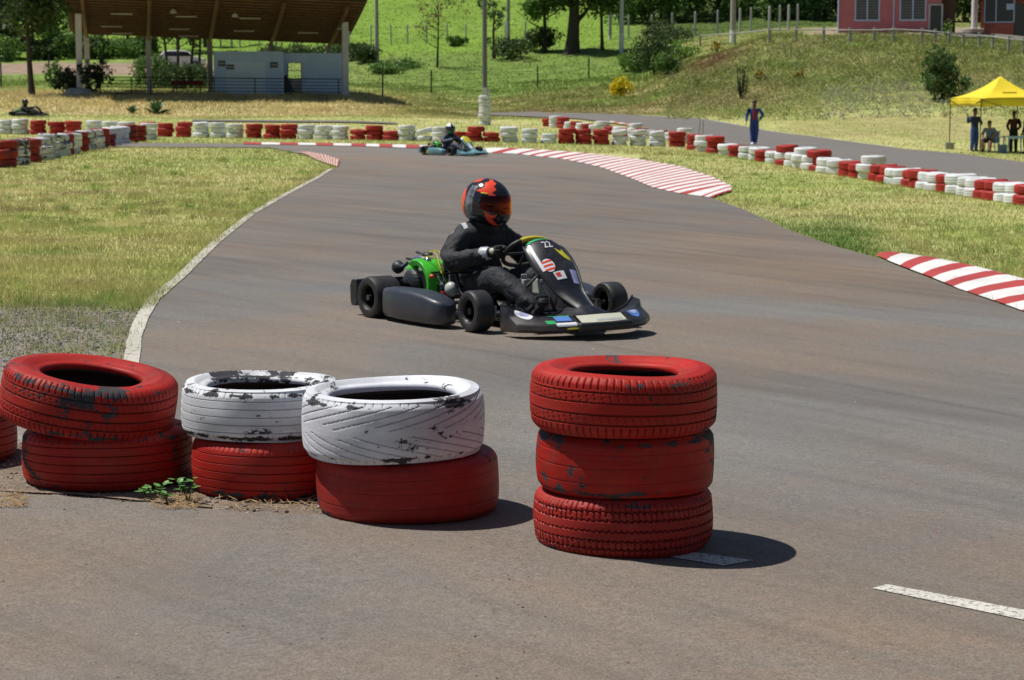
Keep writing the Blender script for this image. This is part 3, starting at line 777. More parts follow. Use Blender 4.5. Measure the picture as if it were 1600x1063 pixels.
near_tyre(976.5, 6.67, .095, .297, .190, m_red_c, 'block', 'red tyre with blocky tread, bottom of the three-tyre red stack', rot=.3, seed=1, lugs=90)
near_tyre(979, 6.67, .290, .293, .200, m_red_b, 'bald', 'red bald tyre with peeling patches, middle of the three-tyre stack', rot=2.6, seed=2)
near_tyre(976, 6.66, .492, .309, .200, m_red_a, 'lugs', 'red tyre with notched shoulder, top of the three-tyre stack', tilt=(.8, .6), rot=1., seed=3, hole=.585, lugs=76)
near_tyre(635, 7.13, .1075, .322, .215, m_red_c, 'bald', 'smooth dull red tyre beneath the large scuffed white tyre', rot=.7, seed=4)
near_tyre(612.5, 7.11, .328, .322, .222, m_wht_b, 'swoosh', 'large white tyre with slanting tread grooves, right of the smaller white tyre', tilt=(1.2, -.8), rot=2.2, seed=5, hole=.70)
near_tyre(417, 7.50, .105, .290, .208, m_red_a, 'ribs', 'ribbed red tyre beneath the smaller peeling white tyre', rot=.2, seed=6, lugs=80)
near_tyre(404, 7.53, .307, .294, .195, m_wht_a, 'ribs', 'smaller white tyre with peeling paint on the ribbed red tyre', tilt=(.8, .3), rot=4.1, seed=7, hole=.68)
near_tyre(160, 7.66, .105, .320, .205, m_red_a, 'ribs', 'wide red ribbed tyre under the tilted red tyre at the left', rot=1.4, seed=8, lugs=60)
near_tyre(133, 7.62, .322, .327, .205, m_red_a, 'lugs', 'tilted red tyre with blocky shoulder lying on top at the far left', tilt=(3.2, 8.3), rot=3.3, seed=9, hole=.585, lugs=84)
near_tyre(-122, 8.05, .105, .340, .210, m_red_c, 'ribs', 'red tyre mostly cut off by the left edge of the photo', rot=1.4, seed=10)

def far_tyre_mesh(name, mat, seed):
    rr = random.Random(seed); R, H, hr = .30, .0925, .185
    prof = [(hr, -.06), (hr, .06), (hr+.012, .078), (hr+.05, .0925), (hr+.085, .088), (R-.012, .074), (R-.002, .050), (R, .030), (R-.003, .027), (R, .022), (R, -.022), (R-.003, -.027), (R, -.030),
            (R-.002, -.050), (R-.012, -.074), (hr+.085, -.088), (hr+.05, -.0925), (hr+.012, -.078)]
    mb = MB(); mb.lathe(prof, 30, closed=True); FM = [1 if f // 30 in (0, 17) else 0 for f in range(18*30)]
    ph = rr.uniform(0, 6); mb.v = [(x*(1+.02*math.sin(ph)), y*(1-.02*math.sin(ph)), z+.004*math.sin(3*math.atan2(y, x)+ph)) for x, y, z in mb.v]
    me = bpy.data.meshes.new(name); me.from_pydata(mb.v, [], mb.f); me.materials.append(mat); me.materials.append(m_rubber); me.polygons.foreach_set('material_index', FM)
    me.polygons.foreach_set('use_smooth', [True]*len(me.polygons)); return me
FT = {'R': [far_tyre_mesh('red_tyre', m_red_f, k) for k in range(3)], 'W': [far_tyre_mesh('white_tyre', m_wht_f, k) for k in range(3)],
      'r': [far_tyre_mesh('grimy_red_tyre', m_red_d, k) for k in range(3)], 'w': [far_tyre_mesh('grimy_white_tyre', m_wht_d, k) for k in range(3)]}
CN = {'R': 'red', 'W': 'white', 'r': 'dark red', 'w': 'grimy white'}
def ordinal(n):
    if 10 <= n % 100 <= 20: s = 'th'
    else: s = {1: 'st', 2: 'nd', 3: 'rd'}.get(n % 10, 'th')
    return f'{n}{s}'
LV = {1: ['only'], 2: ['bottom', 'top'], 3: ['bottom', 'middle', 'top'], 4: ['bottom', 'second', 'third', 'top']}
NT_ = [0]
def stack(P, cols, idx, row, group, scale=1.0, wild=0.0):
    rr = random.Random(idx*31+len(row)); z = 0
    n = len(cols)
    for k, c in enumerate(cols):
        me = FT[c][rr.randrange(3)]; s = scale*rr.uniform(.92, 1.07); hs = scale*rr.uniform(.88, 1.08)
        o = bpy.data.objects.new('tyre', me); COL.objects.link(o); NT_[0] += 1
        o.scale = (s, s, hs)
        tl = math.radians(rr.uniform(-3.2, 3.2)+(wild if k == n-1 else 0)); tl2 = math.radians(rr.uniform(-2, 2))
        if k == 0: tl = tl2 = 0
        o.rotation_euler = (tl2, tl, rr.uniform(0, 6.28))
        hh = .1850*hs; ex = abs(math.sin(tl))*.28*s if k == n-1 and wild else 0
        o.location = (P.x+rr.uniform(-.05, .05)*(k > 0), P.y+rr.uniform(-.05, .05)*(k > 0), P.z+z+hh/2+ex-.004)
        z += hh-.002
        lv = 'tyre' if n == 1 else f'{LV[n][k]} tyre'
        tag(o, f'{CN[c]} {lv} in {ordinal(idx)} stack from the left of the {row}', 'tyre', group)
# far barrier, straight row behind the corner
FAR = [(8,'WWW',0),(33,'WWW',0),(60,'RRR',0),(89,'RRR',0),(116,'RRR',0),(148,'WWW',0),(172,'WWW',0),(200,'WWW',0),(232,'RRR',0),(258,'RRR',0),(287,'RRR',0),(314,'WWW',0),(341,'WWW',0),(367,'WWW',0),
 (397,'RRR',0),(425,'RRR',0),(451,'RRR',0),(477,'WWW',3),(505,'WWW',-3),(531,'WWW',0),(559,'RR',3),(585,'RRR',0),(610,'RR',0),(636,'WWW',0),(662,'WW',-12),(688,'WWW',0),(715,'RR',0),(742,'RRR',0),(768,'RR',2),
 (797,'WWW',0),(827,'WWW',0),(857,'WW',0),(885,'RRR',0),(912,'RRR',0),(940,'RRR',0),(967,'WWW',-6),(997,'WWW',5),(1027,'WWW',0),(1058,'RRR',0)]
def fy(x): return float(np.interp(x, [0, 450, 760, 860, 1060], [209.5, 217.5, 222, 224.5, 230]))
for i, (x, c, w) in enumerate(FAR):
    P = gnd(x, fy(x)); stack(P, c, i+1, 'straight far barrier', 'tyres of the straight far barrier', P.y/3200*26.2/.6 if False else 1.0, w)
# near left row
LEFT = [(5,'rrr'),(24,'www'),(44,'rrr'),(62,'www'),(77,'www'),(91,'www'),(99,'rrr'),(108,'WWW'),(122,'rrr'),(135,'www'),(147,'www'),(156,'rrr'),(165,'rr'),(176,'WWW'),(189,'WWW'),(200,'rrr'),(214,'rrr'),(231,'WWW')]
for i, (x, c) in enumerate(LEFT):
    y = np.interp(x, [0, 60, 120, 180, 235], [263, 251, 238, 227, 218]); P = gnd(x, float(y))
    stack(P, c, i+1, 'slanting left barrier', 'tyres of the slanting left barrier')
# upper row behind the far barrier
UP = [(857,'RR'),(868,'WWW'),(880,'RRR'),(891,'WW'),(901,'RR'),(909,'WW'),(919,'RR'),(930,'WW'),(943,'WWW'),(955,'RR'),(968,'WW'),(981,'RR'),(992,'WWW'),(1003,'RR'),(1016,'WW'),(1031,'RR'),(1046,'WW'),(1068,'WWW')]
for i, (x, c) in enumerate(UP):
    y = np.interp(x, [857, 900, 950, 1000, 1068], [198, 203, 210, 215, 223]); P = gnd(x, float(y))
    stack(P, c, i+1, 'distant upper barrier', 'tyres of the distant upper barrier')
# right row coming towards the camera
RT = [(1086,'RRR'),(1101,'WWW'),(1118,'RRR'),(1137,'WW'),(1153,'RR'),(1170,'WW'),(1184,'WW'),(1197,'RR'),(1213,'WW'),(1229,'RWR'),(1242,'WW'),(1257,'WWW'),(1270,'WW'),(1283,'RRR'),(1295,'WW'),(1311,'WW'),
 (1330,'RR'),(1346,'RR'),(1361,'WWW'),(1377,'RR'),(1392,'RR'),(1405,'WW'),(1418,'WW'),(1431,'RR'),(1443,'RR'),(1455,'WW'),(1469,'WW'),(1486,'RR'),(1503,'WW'),(1518,'WW'),(1532,'WW'),(1547,'RR'),(1561,'RR'),(1578,'WW'),(1594,'WW'),(1610,'RR')]
for i, (x, c) in enumerate(RT):
    y = np.interp(x, [1086, 1200, 1300, 1400, 1500, 1610], [235, 254, 271, 288, 304, 322]); P = gnd(x, float(y))
    stack(P, c, i+1, 'right barrier', 'tyres of the right barrier')
print('far tyres', NT_[0])
# ------------------------------------------------------------------ skinned bodies
def skin_object(name, J, E, R, mats, region, parent=None, root=0, sub=2, extra=None):
    """J joint positions, E edges, R radii; region(point)->material index. One continuous surface."""
    me = bpy.data.meshes.new('tmp'); me.from_pydata([tuple(p) for p in J], E, [])
    o = bpy.data.objects.new('tmp', me); COL.objects.link(o)
    sk = o.modifiers.new('s', 'SKIN'); sk.branch_smoothing = .6; sk.use_smooth_shade = True
    lay = me.skin_vertices[0].data
    for i, r in enumerate(R):
        lay[i].radius = r if hasattr(r, '__len__') else (r, r); lay[i].use_root = (i == root)
    sb = o.modifiers.new('d', 'SUBSURF'); sb.levels = sub; sb.render_levels = sub
    dg = bpy.context.evaluated_depsgraph_get(); dg.update()
    m2 = bpy.data.meshes.new_from_object(o.evaluated_get(dg)); m2.name = name
    bpy.data.objects.remove(o)
    m2.materials.clear()
    for m in mats: m2.materials.append(m)
    mi = [region(p.center) for p in m2.polygons]
    m2.polygons.foreach_set('material_index', mi)
    m2.polygons.foreach_set('use_smooth', [True]*len(m2.polygons))
    b = bpy.data.objects.new(name, m2); COL.objects.link(b)
    if parent is not None: b.parent = parent
    return b
def seg_region(segs):
    """segs: list of (a, b, material index, radius scale); nearest bone decides the cloth"""
    S = [(Vector(a), Vector(b), m) for a, b, m in segs]
    def f(p):
        best, bm = 1e9, 0
        for a, b, m in S:
            ab = b-a; t = max(0, min(1, (p-a).dot(ab)/max(1e-9, ab.dot(ab)))); d = (p-(a+ab*t)).length
            if d < best: best, bm = d, m
        return bm
    return f
def finger_mesh(mb, base, dirn, curl_ax, L, r, bend, mi=0, k=3):
    """one tapering finger of three phalanges bent round curl_ax"""
    pts = [Vector(base)]; d = Vector(dirn).normalized(); ls = (.45, .32, .23)
    for q in range(3):
        pts.append(pts[-1]+d*L*ls[q]); d = Matrix.Rotation(bend, 3, Vector(curl_ax).normalized()) @ d
    mb.tube(pts, [r, r*.98, r*.9, r*.62], 7, mi)
def hand(mb, wrist, fwd, up, side, mi=0, s=1.0, bend=.5, grip=False):
    """palm, four fingers of unequal length and a thumb leaving the side of the palm"""
    w, f, u = Vector(wrist), Vector(fwd).normalized(), Vector(up).normalized()
    r = f.cross(u).normalized()*side; u = r.cross(f).normalized()*side
    secs = []
    for t, hw, hh in ((0, .024, .018), (.03, .036, .017), (.07, .042, .015), (.088, .040, .012)):
        c = w+f*t*s; sec = []
        for q in range(10):
            a = 2*PI*q/10; sec.append(c+r*math.cos(a)*hw*s+u*math.sin(a)*hh*s)
        secs.append(sec)
    mb.loft(secs, mi)
    ax = r*(-1) if side > 0 else r
    ax = f.cross(u); ax = -ax
    for q, (off, L) in enumerate(((-.030, .066), (-.010, .078), (.010, .072), (.029, .056))):
        finger_mesh(mb, w+f*.082*s+r*(-off)*s, f+r*(-off)*1.2, ax, L*s, .0095*s, bend, mi)
    tb = w+f*.028*s+r*.032*s
    finger_mesh(mb, tb, f*.75+r*.75-u*.3, ax, .062*s, .011*s, bend*.5, mi)

def far_person(loc, rz, label, H=1.75, pose='stand', mats=None, hair=m_hair, group=None, cuffs=None, arms=None, legs=None, lean=0):
    """mats: dict skin, top, bottom, shoes. Figure faces +X locally; z up."""
    root = empty('person', loc, rz, label, 'person', group)
    s = H/1.75
    m = dict(skin=m_skind, top=m_blue, bottom=m_blue, shoes=m_white); m.update(mats or {})
    ML = [m['skin'], m['top'], m['bottom'], m['shoes'], m.get('front', m['top'])]
    if pose == 'sit':
        hipz = .50; pel = Vector((0, 0, hipz)); ch = Vector((.02, 0, hipz+.36)); nk = Vector((.05, 0, hipz+.52)); hd = Vector((.08, 0, hipz+.70))
        hips = [Vector((.02, sd*.10, hipz-.01)) for sd in (1, -1)]
        knees = [Vector((.44, sd*.19, hipz+.02)) for sd in (1, -1)]; ank = [Vector((.42+.08*sd, sd*.17, .09)) for sd in (1, -1)]
    else:
        hipz = .92; pel = Vector((0, 0, hipz)); ch = Vector((.01+lean*.3, 0, 1.26)); nk = Vector((.01+lean*.45, 0, 1.46)); hd = Vector((.03+lean*.6, 0, 1.63))
        hips = [Vector((0, sd*.095, hipz-.04)) for sd in (1, -1)]
        knees = [Vector((.02, sd*.105, .49)) for sd in (1, -1)]; ank = [Vector((-.02, sd*.11, .08)) for sd in (1, -1)]
        if legs: knees = [Vector(v) for v in legs[:2]]; ank = [Vector(v) for v in legs[2:]]
    sh = [ch+Vector((0, sd*.19, .155)) for sd in (1, -1)]
    if arms: el = [Vector(arms[0]), Vector(arms[2])]; wr = [Vector(arms[1]), Vector(arms[3])]
    else:
        el = [Vector((-.02, sd*.26, sh[0].z-.29)) for sd in (1, -1)]; wr = [Vector((.08, sd*.27, sh[0].z-.54)) for sd in (1, -1)]
    J = [pel, pel.lerp(ch, .45), ch, nk, hd, hd+Vector((.01, 0, .10))]; E = [(0,1),(1,2),(2,3),(3,4),(4,5)]
    R = [(.175,.145), (.160,.135), (.195,.145), .068, (.095,.085), (.068,.062)]
    seg = [(pel, pel.lerp(ch, .3), 2), (pel.lerp(ch, .3), ch+Vector((0,0,.13)), 1), (nk, hd+Vector((0,0,.1)), 0)]
    for q in range(2):
        b = len(J); J += [sh[q], el[q], wr[q]]; R += [.092, .068, .045]; E += [(2, b), (b, b+1), (b+1, b+2)]
        sl = m.get('sleeve', 1)
        seg += [(ch, sh[q], 1), (sh[q], el[q], 1), (el[q], wr[q], sl)]
        b = len(J); toe = ank[q]+Vector((.15, 0, -.045)); heel = ank[q]+Vector((0, 0, -.03))
        J += [hips[q], knees[q], ank[q], toe]; R += [.122, .092, .072, .042]; E += [(0, b), (b, b+1), (b+1, b+2), (b+2, b+3)]
        seg += [(hips[q], knees[q], 2), (knees[q], ank[q]+Vector((0,0,.06)), m.get('shin', 2)), (ank[q], toe, 3)]
    reg0 = seg_region(seg)
    def reg(p):
        k = reg0(p)
        if k == 1 and 'front' in m and p.x > ch.x+.05 and abs(p.y) < .075: return 4
        return k
    b = skin_object('body', J, E, R, ML, reg, root, sub=2)
    for v in b.data.vertices: v.co *= s
    hm = MB()
    for q in range(2):
        f = (wr[q]-el[q]).normalized(); hand(hm, wr[q]-f*.01, f, Vector((0, -1 if q == 0 else 1, 0)) if abs(f.y) < .8 else Vector((1, 0, 0)), 1 if q == 0 else -1)
    # facial relief: nose, brow, ears
    hc = hd+Vector((.0, 0, .03))
    hm.ell(hc+Vector((.098, 0, -.01)), (.022, .013, .024), 8, 6); hm.ell(hc+Vector((.070, 0, -.055)), (.03, .032, .012), 8, 6)
    for sd in (1, -1): hm.ell(hc+Vector((.0, sd*.083, -.005)), (.018, .010, .030), 8, 6)
    hm.v = [tuple(Vector(v)*s) for v in hm.v]; hm.build('hands_and_face', m['skin'], root, smooth=True)
    if hair:
        h = MB(); h.ell(hc+Vector((-.022, 0, .045)), (.098, .090, .085), 14, 10)
        h.v = [tuple(Vector(v)*s) for v in h.v]; h.build('hair', hair, root, smooth=True)
    return root

# marshal in a blue overall open over a crimson shirt, at the far track edge
P = gnd(1178, 227.5)
far_person(P, -PI/2-.05, 'man in blue overall open over a crimson shirt standing beside the far track', 1.78, mats=dict(front=m_crim, skin=m_skind),
  arms=[(-.03,.34,1.19),(.06,.20,.99),(-.02,-.30,1.17),(.09,-.31,.93)], legs=[(.03,.09,.50),(.0,-.08,.50),(-.02,.05,.08),(.05,-.07,.08)])
TY = 85.0
def tent_pt(px, Y): X = (px-800)/3200*Y; return Vector((X, Y, tz(X, Y)))
far_person(tent_pt(1519, 85.3), -PI/2+.5, 'person standing under the yellow tent in a dark overall with one hand raised', 1.78, mats=dict(top=m_navy, bottom=m_blue, shoes=m_blk, skin=m_skind),
  arms=[(.10,.27,1.16),(.28,.08,1.12),(.06,-.40,1.18),(.10,-.46,1.42)])
far_person(tent_pt(1543, 85.2), -PI/2-.55, 'person in a faded blue t-shirt and shorts sitting on a plastic chair', 1.72, 'sit', mats=dict(top=m_gblue, bottom=m_shorts, shoes=m_blk, skin=m_skin, shin=0, sleeve=0),
  arms=[(.10,.27,.80),(.33,.20,.62),(.10,-.27,.80),(.33,-.20,.62)])
far_person(tent_pt(1580, 86.0), PI/2, 'person in a maroon top standing behind the plastic table under the tent', 1.70, mats=dict(top=m_maroon, bottom=m_blk, shoes=m_blk, skin=m_skind),
  arms=[(.05,.27,1.12),(.20,.16,.95),(.05,-.30,1.12),(.18,-.16,.95)])
far_person(tent_pt(1600, 85.6), PI*.8, 'person in navy at the right edge of the photo beside the table', 1.70, mats=dict(top=m_navy, bottom=m_navy, shoes=m_blk, skin=m_skind))
# ------------------------------------------------------------------ racing karts
def kart_wheel(parent, x, y, r, w, steer=0):
    t = MB(); H = w/2
    prof = [(r*.52, -H*.72), (r*.60, -H*.92), (r*.78, -H), (r*.93, -H*.93), (r*.985, -H*.78), (r, -H*.5), (r*1.0, 0), (r, H*.5), (r*.985, H*.78), (r*.93, H*.93), (r*.78, H), (r*.60, H*.92), (r*.52, H*.72)]
    T = Matrix.Translation((x, y, r)) @ Matrix.Rotation(steer, 4, 'Z') @ Matrix.Rotation(PI/2, 4, 'X')
    t.lathe(prof, 36, closed=True, M=T); ty = t.build('tyre', m_rubber, None, smooth=True)
    m = MB(); m.lathe([(r*.53, -H*.74), (r*.50, -H*.66), (r*.46, -H*.3), (r*.44, 0), (r*.46, H*.3), (r*.50, H*.66), (r*.53, H*.74), (r*.56, H*.74), (r*.52, 0), (r*.56, -H*.74)], 28, closed=True, M=T)
    m.lathe([(.001, -H*.1), (r*.45, -H*.1), (r*.45, H*.1), (.001, H*.1)], 24, M=T)
    for k in range(5):
        a = 2*PI*k/5; m.box((r*.30*math.cos(a), r*.30*math.sin(a), 0), (.03, .03, H*.25), M=T)
    m.tube([(0, 0, -H*.75), (0, 0, H*.75)], .022, 10, M=T)
    rim = m.build('rim', m_rim, None, smooth=True)
    e = bpy.data.objects.new('wheel', None); COL.objects.link(e); e.parent = parent; ty.parent = e; rim.parent = e
    e.empty_display_size = .1
    return e
def cat(P, t):
    n = len(P)-1; x = max(0, min(.99999, t))*n; i = int(x); f = x-i
    p0, p1, p2, p3 = P[max(0, i-1)], P[i], P[i+1], P[min(n, i+2)]
    return tuple(.5*((2*b)+(-a+c)*f+(2*a-5*b+4*c-d)*f*f+(-a+3*b-3*c+d)*f**3) for a, b, c, d in zip(p0, p1, p2, p3))
# front number panel: rows are x, z, half width
NP = [(.965,.520,.075), (.985,.552,.125), (1.06,.545,.150), (1.16,.475,.160), (1.25,.385,.150), (1.33,.285,.115), (1.42,.220,.085), (1.52,.165,.060), (1.60,.135,.045)]
def panel(u, v):
    x, z, w = cat(NP, u); e = .0001
    x2, z2, _ = cat(NP, min(1, u+e*50)); x1, z1, _ = cat(NP, max(0, u-e*50))
    tx, tz_ = x2-x1, z2-z1; L = math.hypot(tx, tz_) or 1; nx, nz = -tz_/L*-1, tx/L
    nx, nz = -tz_/L, tx/L
    bow = -.060*(abs(v)**2.4)*(w/.15)
    return Vector((x+nx*bow, v*w, z+nz*bow)), Vector((nx, .35*v, nz)).normalized()
# nose: cross-section loop parameter k, lateral parameter v in -1..1
def nose(k, v, W=.515):
    a = abs(v); xc = 1.69-.20*a**2.2-.10*max(0, a-.8)
    ztb = .100+.085*math.exp(-(v/.28)**2)+.085*max(0, (a-.5)/.5)**1.3
    zf = .085-.01*a+.03*max(0, a-.8)
    depth = .30*(1-.42*a)
    prof = [(-depth, ztb), (-depth*.55, ztb-.012), (-.08, zf+.045), (0, zf), (.012, zf-.03), (-.01, .030), (-depth*.6, .028), (-depth*.98, .030), (-depth*1.01, ztb*.5+.01), (-depth, ztb)]
    n = len(prof)-1; x = k*n; i = min(n-1, int(x)); f = x-i
    px = prof[i][0]*(1-f)+prof[i+1][0]*f; pz = prof[i][1]*(1-f)+prof[i+1][1]*f
    return Vector((xc+px, v*W, pz))
def nose_n(k, v):
    e = .002; a = nose(min(1, k+e), v)-nose(max(0, k-e), v); b = nose(k, min(1, v+e))-nose(k, max(-1, v-e))
    n = a.cross(b).normalized(); return n if n.z > -.2 and n.x > -.8 else -n
def decal(name, surf, cu, cv, ru, rv, mat, parent, shape='rect', rot=0, eps=.003, nu=8, nv=8, poly=None):
    """thin sticker that follows the body surface"""
    mb = MB(); ca, sa = math.cos(rot), math.sin(rot)
    def q(a, b):
        u = cu+(a*ca-b*sa)*ru; v = cv+(a*sa+b*ca)*rv
        p, n = surf(max(.001, min(.999, u)), max(-.999, min(.999, v))); return p+n*eps
    if shape == 'disc':
        c = [q(0, 0)]; rings = 3; seg = 20
        for i in range(1, rings+1):
            for j in range(seg):
                w = 2*PI*j/seg; c.append(q(math.cos(w)*i/rings, math.sin(w)*i/rings))
        fs = [(0, 1+j, 1+(j+1) % seg) for j in range(seg)]
        for i in range(rings-1):
            for j in range(seg): fs.append((1+i*seg+j, 1+(i+1)*seg+j, 1+(i+1)*seg+(j+1) % seg, 1+i*seg+(j+1) % seg))
        mb.add(c, fs)
    elif shape == 'poly':
        c = [q(0, 0)]+[q(a, b) for a, b in poly]; k = len(poly)
        mb.add(c, [(0, 1+j, 1+(j+1) % k) for j in range(k)])
    else:
        mb.grid(lambda a, b: q(a*2-1, b*2-1), nu, nv)
    return mb.build(name, mat, parent, smooth=True)
psurf = panel
nsurf = lambda k, v: (nose(k, v), nose_n(k, v))
def text_decal(name, txt, surf, cu, cv, hu, hv, mat, parent, flip=1, eps=.004, rot=0):
    cu_ = bpy.data.curves.new('t', 'FONT'); cu_.body = txt; cu_.align_x = 'CENTER'; cu_.align_y = 'CENTER'; cu_.size = 1
    o = bpy.data.objects.new('t', cu_); COL.objects.link(o); dg = bpy.context.evaluated_depsgraph_get(); dg.update()
    me = bpy.data.meshes.new_from_object(o.evaluated_get(dg)); bpy.data.objects.remove(o)
    ca, sa = math.cos(rot), math.sin(rot)
    for v in me.vertices:
        a, b = v.co.x*ca-v.co.y*sa, v.co.x*sa+v.co.y*ca
        p, n = surf(max(.001, min(.999, cu-b*hu)), max(-.999, min(.999, cv+a*hv*flip))); v.co = p+n*eps
    me.materials.append(mat); r = bpy.data.objects.new(name, me); COL.objects.link(r); r.parent = parent; return r

def make_kart(label, loc, rz, body=m_blkp, pod=m_grayp, nose_m=None, fancy=True, cover=m_green, steer=0, kind='hero'):
    K = empty('racing_kart', loc, rz, label, 'kart')
    nose_m = nose_m or body
    f = MB()
    for sd in (1, -1):
        f.tube([(-.08, sd*.33, .075), (.30, sd*.34, .06), (.75, sd*.27, .055), (1.05, sd*.26, .06), (1.30, sd*.24, .07)], .015, 8)
        f.tube([(.22, sd*.34, .06), (.22, sd*.60, .06), (.30, sd*.64, .08), (.70, sd*.62, .08), (.78, sd*.52, .06), (.78, sd*.28, .06)], .010, 8)
        f.tube([(1.05, sd*.26, .06), (1.05, sd*.40, .10)], .014, 8)
        f.tube([(.84, sd*.22, .06), (.98, sd*.16, .20), (1.02, sd*.04, .32)], .009, 8)
    for x in (-.05, .45, .95, 1.30): f.tube([(x, -.30, .062), (x, .30, .062)], .013, 8)
    f.build('frame', m_dark, K, smooth=True)
    MB().box((.92, 0, .040), (.80, .50, .006)).build('floor_tray', m_steel, K)
    ax = MB(); ax.tube([(0, -.68, .14), (0, .68, .14)], .020, 10)
    ax.lathe([(.04, -.006), (.095, -.006), (.095, .006), (.04, .006)], 24, M=Matrix.Translation((0, .17, .14)) @ Matrix.Rotation(PI/2, 4, 'X'), closed=True)
    ax.lathe([(.03, -.004), (.088, -.004), (.088, .004), (.03, .004)], 30, M=Matrix.Translation((0, -.12, .14)) @ Matrix.Rotation(PI/2, 4, 'X'), closed=True)
    ax.build('rear_axle', m_steel, K, smooth=True)
    for y in (-.585, .585): kart_wheel(K, 0, y, .14, .205)
    for y in (-.525, .525): kart_wheel(K, 1.05, y, .130, .135, steer)
    rb = MB()
    rb.loft([[(x+ -.20, y*1.0, z) for x, z in ((-.045,.10),(-.05,.20),(-.03,.245),(.03,.25),(.045,.20),(.045,.10),(.02,.07),(-.03,.07))] for y in (-.67, -.60, -.2, .2, .60, .67)])
    rb.build('rear_bumper', body, K, smooth=True, bevel=.008)
    for sd in (1, -1):                                   # side pods
        secs = []
        for x, yo, yi, zb, zt in ((.150,.62,.56,.06,.19),(.162,.665,.52,.035,.218),(.20,.685,.50,.028,.224),(.36,.70,.49,.022,.226),(.52,.70,.49,.02,.228),(.66,.69,.49,.02,.212),(.76,.68,.50,.02,.190),(.82,.66,.52,.025,.175),(.845,.62,.55,.05,.15)):
            sec = []
            for k in range(16):
                a = 2*PI*k/16; ca, sa = math.cos(a), math.sin(a); e = .42
                sec.append((x, sd*((yo+yi)/2+(yo-yi)/2*math.copysign(abs(ca)**e, ca)), (zb+zt)/2+(zt-zb)/2*math.copysign(abs(sa)**e, sa)))
            secs.append(sec)
        MB().loft(secs).build('side_pod', pod, K, smooth=True)
    nb = MB(); nk, nv = 27, 48
    nb.grid(lambda a, b: nose(a, b*2-1), nk, nv)
    for sgn in (-1, 1):
        lp = [nose(i/nk, sgn) for i in range(nk+1)]; c = sum(lp, Vector())/len(lp)+Vector((0, sgn*.02, 0))
        nb.add(lp+[c], [(i, i+1, nk+1) for i in range(nk)])
    NS = nb.build('nose_fairing', nose_m, K, smooth=True)
    bb = MB(); bb.loft([[(1.66+dx, y, z) for dx, z in ((-.05,.035),(.035,.030),(.050,.060),(.040,.088),(-.05,.092))] for y in (-.20,-.18,.18,.20)]); bb.build('bumper_block', m_rubber, NS, smooth=True, bevel=.008)
    ed = MB()
    for sgn in (-1, 1): ed.tube([nose(.0, v*sgn)+Vector((0, 0, .004)) for v in np.linspace(.25, 1, 14)], .007, 6)
    ed.build('rolled_edge', nose_m, NS, smooth=True)
    pb = MB(); pb.grid(lambda a, b: panel(a, b*2-1)[0], 34, 16); pb.grid(lambda a, b: panel(a, b*2-1)[0]-panel(a, b*2-1)[1]*.012, 34, 16)
    for sgn in (-1, 1):
        pb.grid(lambda a, b: panel(a, sgn)[0]-panel(a, sgn)[1]*.012*b, 34, 1)
    for e in (0, 1): pb.grid(lambda a, b: panel(e, a*2-1)[0]-panel(e, a*2-1)[1]*.012*b, 16, 1)
    PN = pb.build('front_panel', body if kind != 'teal' else m_teal, K, smooth=True)
    st = MB(); C = Vector((.84, 0, .455)); e1 = Vector((0, 1, 0)); e2 = Vector((.66, 0, .75)).normalized(); nn = e1.cross(e2)
    ring = [C+e1*.165*math.cos(t)+e2*.135*(abs(math.sin(t))**.8)*(1 if math.sin(t) > 0 else -.82) for t in np.linspace(0, 2*PI, 33)]
    st.tube(ring, .0145, 10, cap=False); st.tube([C, C+e1*.15], .010); st.tube([C, C-e1*.15], .010); st.tube([C, C-e2*.10], .010)
    SW = st.build('steering_wheel', m_rubber, K, smooth=True)
    if fancy:
        yt = MB(); yt.tube([C+e1*.165*math.cos(t)+e2*.135*abs(math.sin(t))**.8 for t in np.linspace(.9, 2.15, 10)], .0165, 10); yt.build('yellow_grip', m_ysk, SW, smooth=True)
    MB().tube([C-nn*-.01, C+Vector((.26, 0, -.26)), (1.17, 0, .10)], .011, 8).build('steering_column', m_steel, K, smooth=True)
    # seat shell
    sh = MB()
    def seat(a, b):
        t = a; w = b*2-1
        x, z = cat([(.62,.09),(.50,.055),(.34,.06),(.24,.14),(.17,.30),(.12,.46)], t)
        wd = cat([(.13,),(.17,),(.18,),(.18,),(.17,),(.12,)], t)[0]
        return Vector((x+.09*abs(w)**3, w*wd, z+.10*abs(w)**3*(1-t*.6)))
    sh.grid(seat, 16, 12); o = sh.build('seat', m_blkp, K, smooth=True); so_ = o.modifiers.new('t', 'SOLIDIFY'); so_.thickness = .008
    # fuel tank between the driver's legs
    tk = MB(); tk.box((.93, -.075, .20), (.10, .070, .20)); tk.box((.98, .020, .20), (.10, .070, .20)); tk.box((.95, -.03, .12), (.14, .05, .05)); tk.tube([(.93, -.075, .30), (.93, -.075, .33)], .020, 10)
    tk.build('fuel_tank', m_tank, K, smooth=False, bevel=.018)
    pd = MB()
    for sd in (1, -1):
        pd.tube([(1.20, sd*.16, .05), (1.24, sd*.16, .14), (1.22, sd*.16, .21)], .007, 6); pd.tube([(1.22, sd*.10, .21), (1.22, sd*.20, .21)], .009, 6)
        pd.tube([(1.10, sd*.04, .10), (1.06, sd*.42, .12)], .007, 6)
        pd.box((1.05, sd*.41, .125), (.05, .045, .06)); pd.tube([(1.05, sd*.41, .13), (1.05, sd*.50, .13)], .011, 8)
        pd.tube([(.95, sd*.20, .075), (1.20, sd*.16, .09)], .005, 6)
    pd.build('pedals_and_linkage', m_chrome if fancy else m_steel, K, smooth=True)
    # engine on the right-hand side, cover and carburettor
    en = MB()
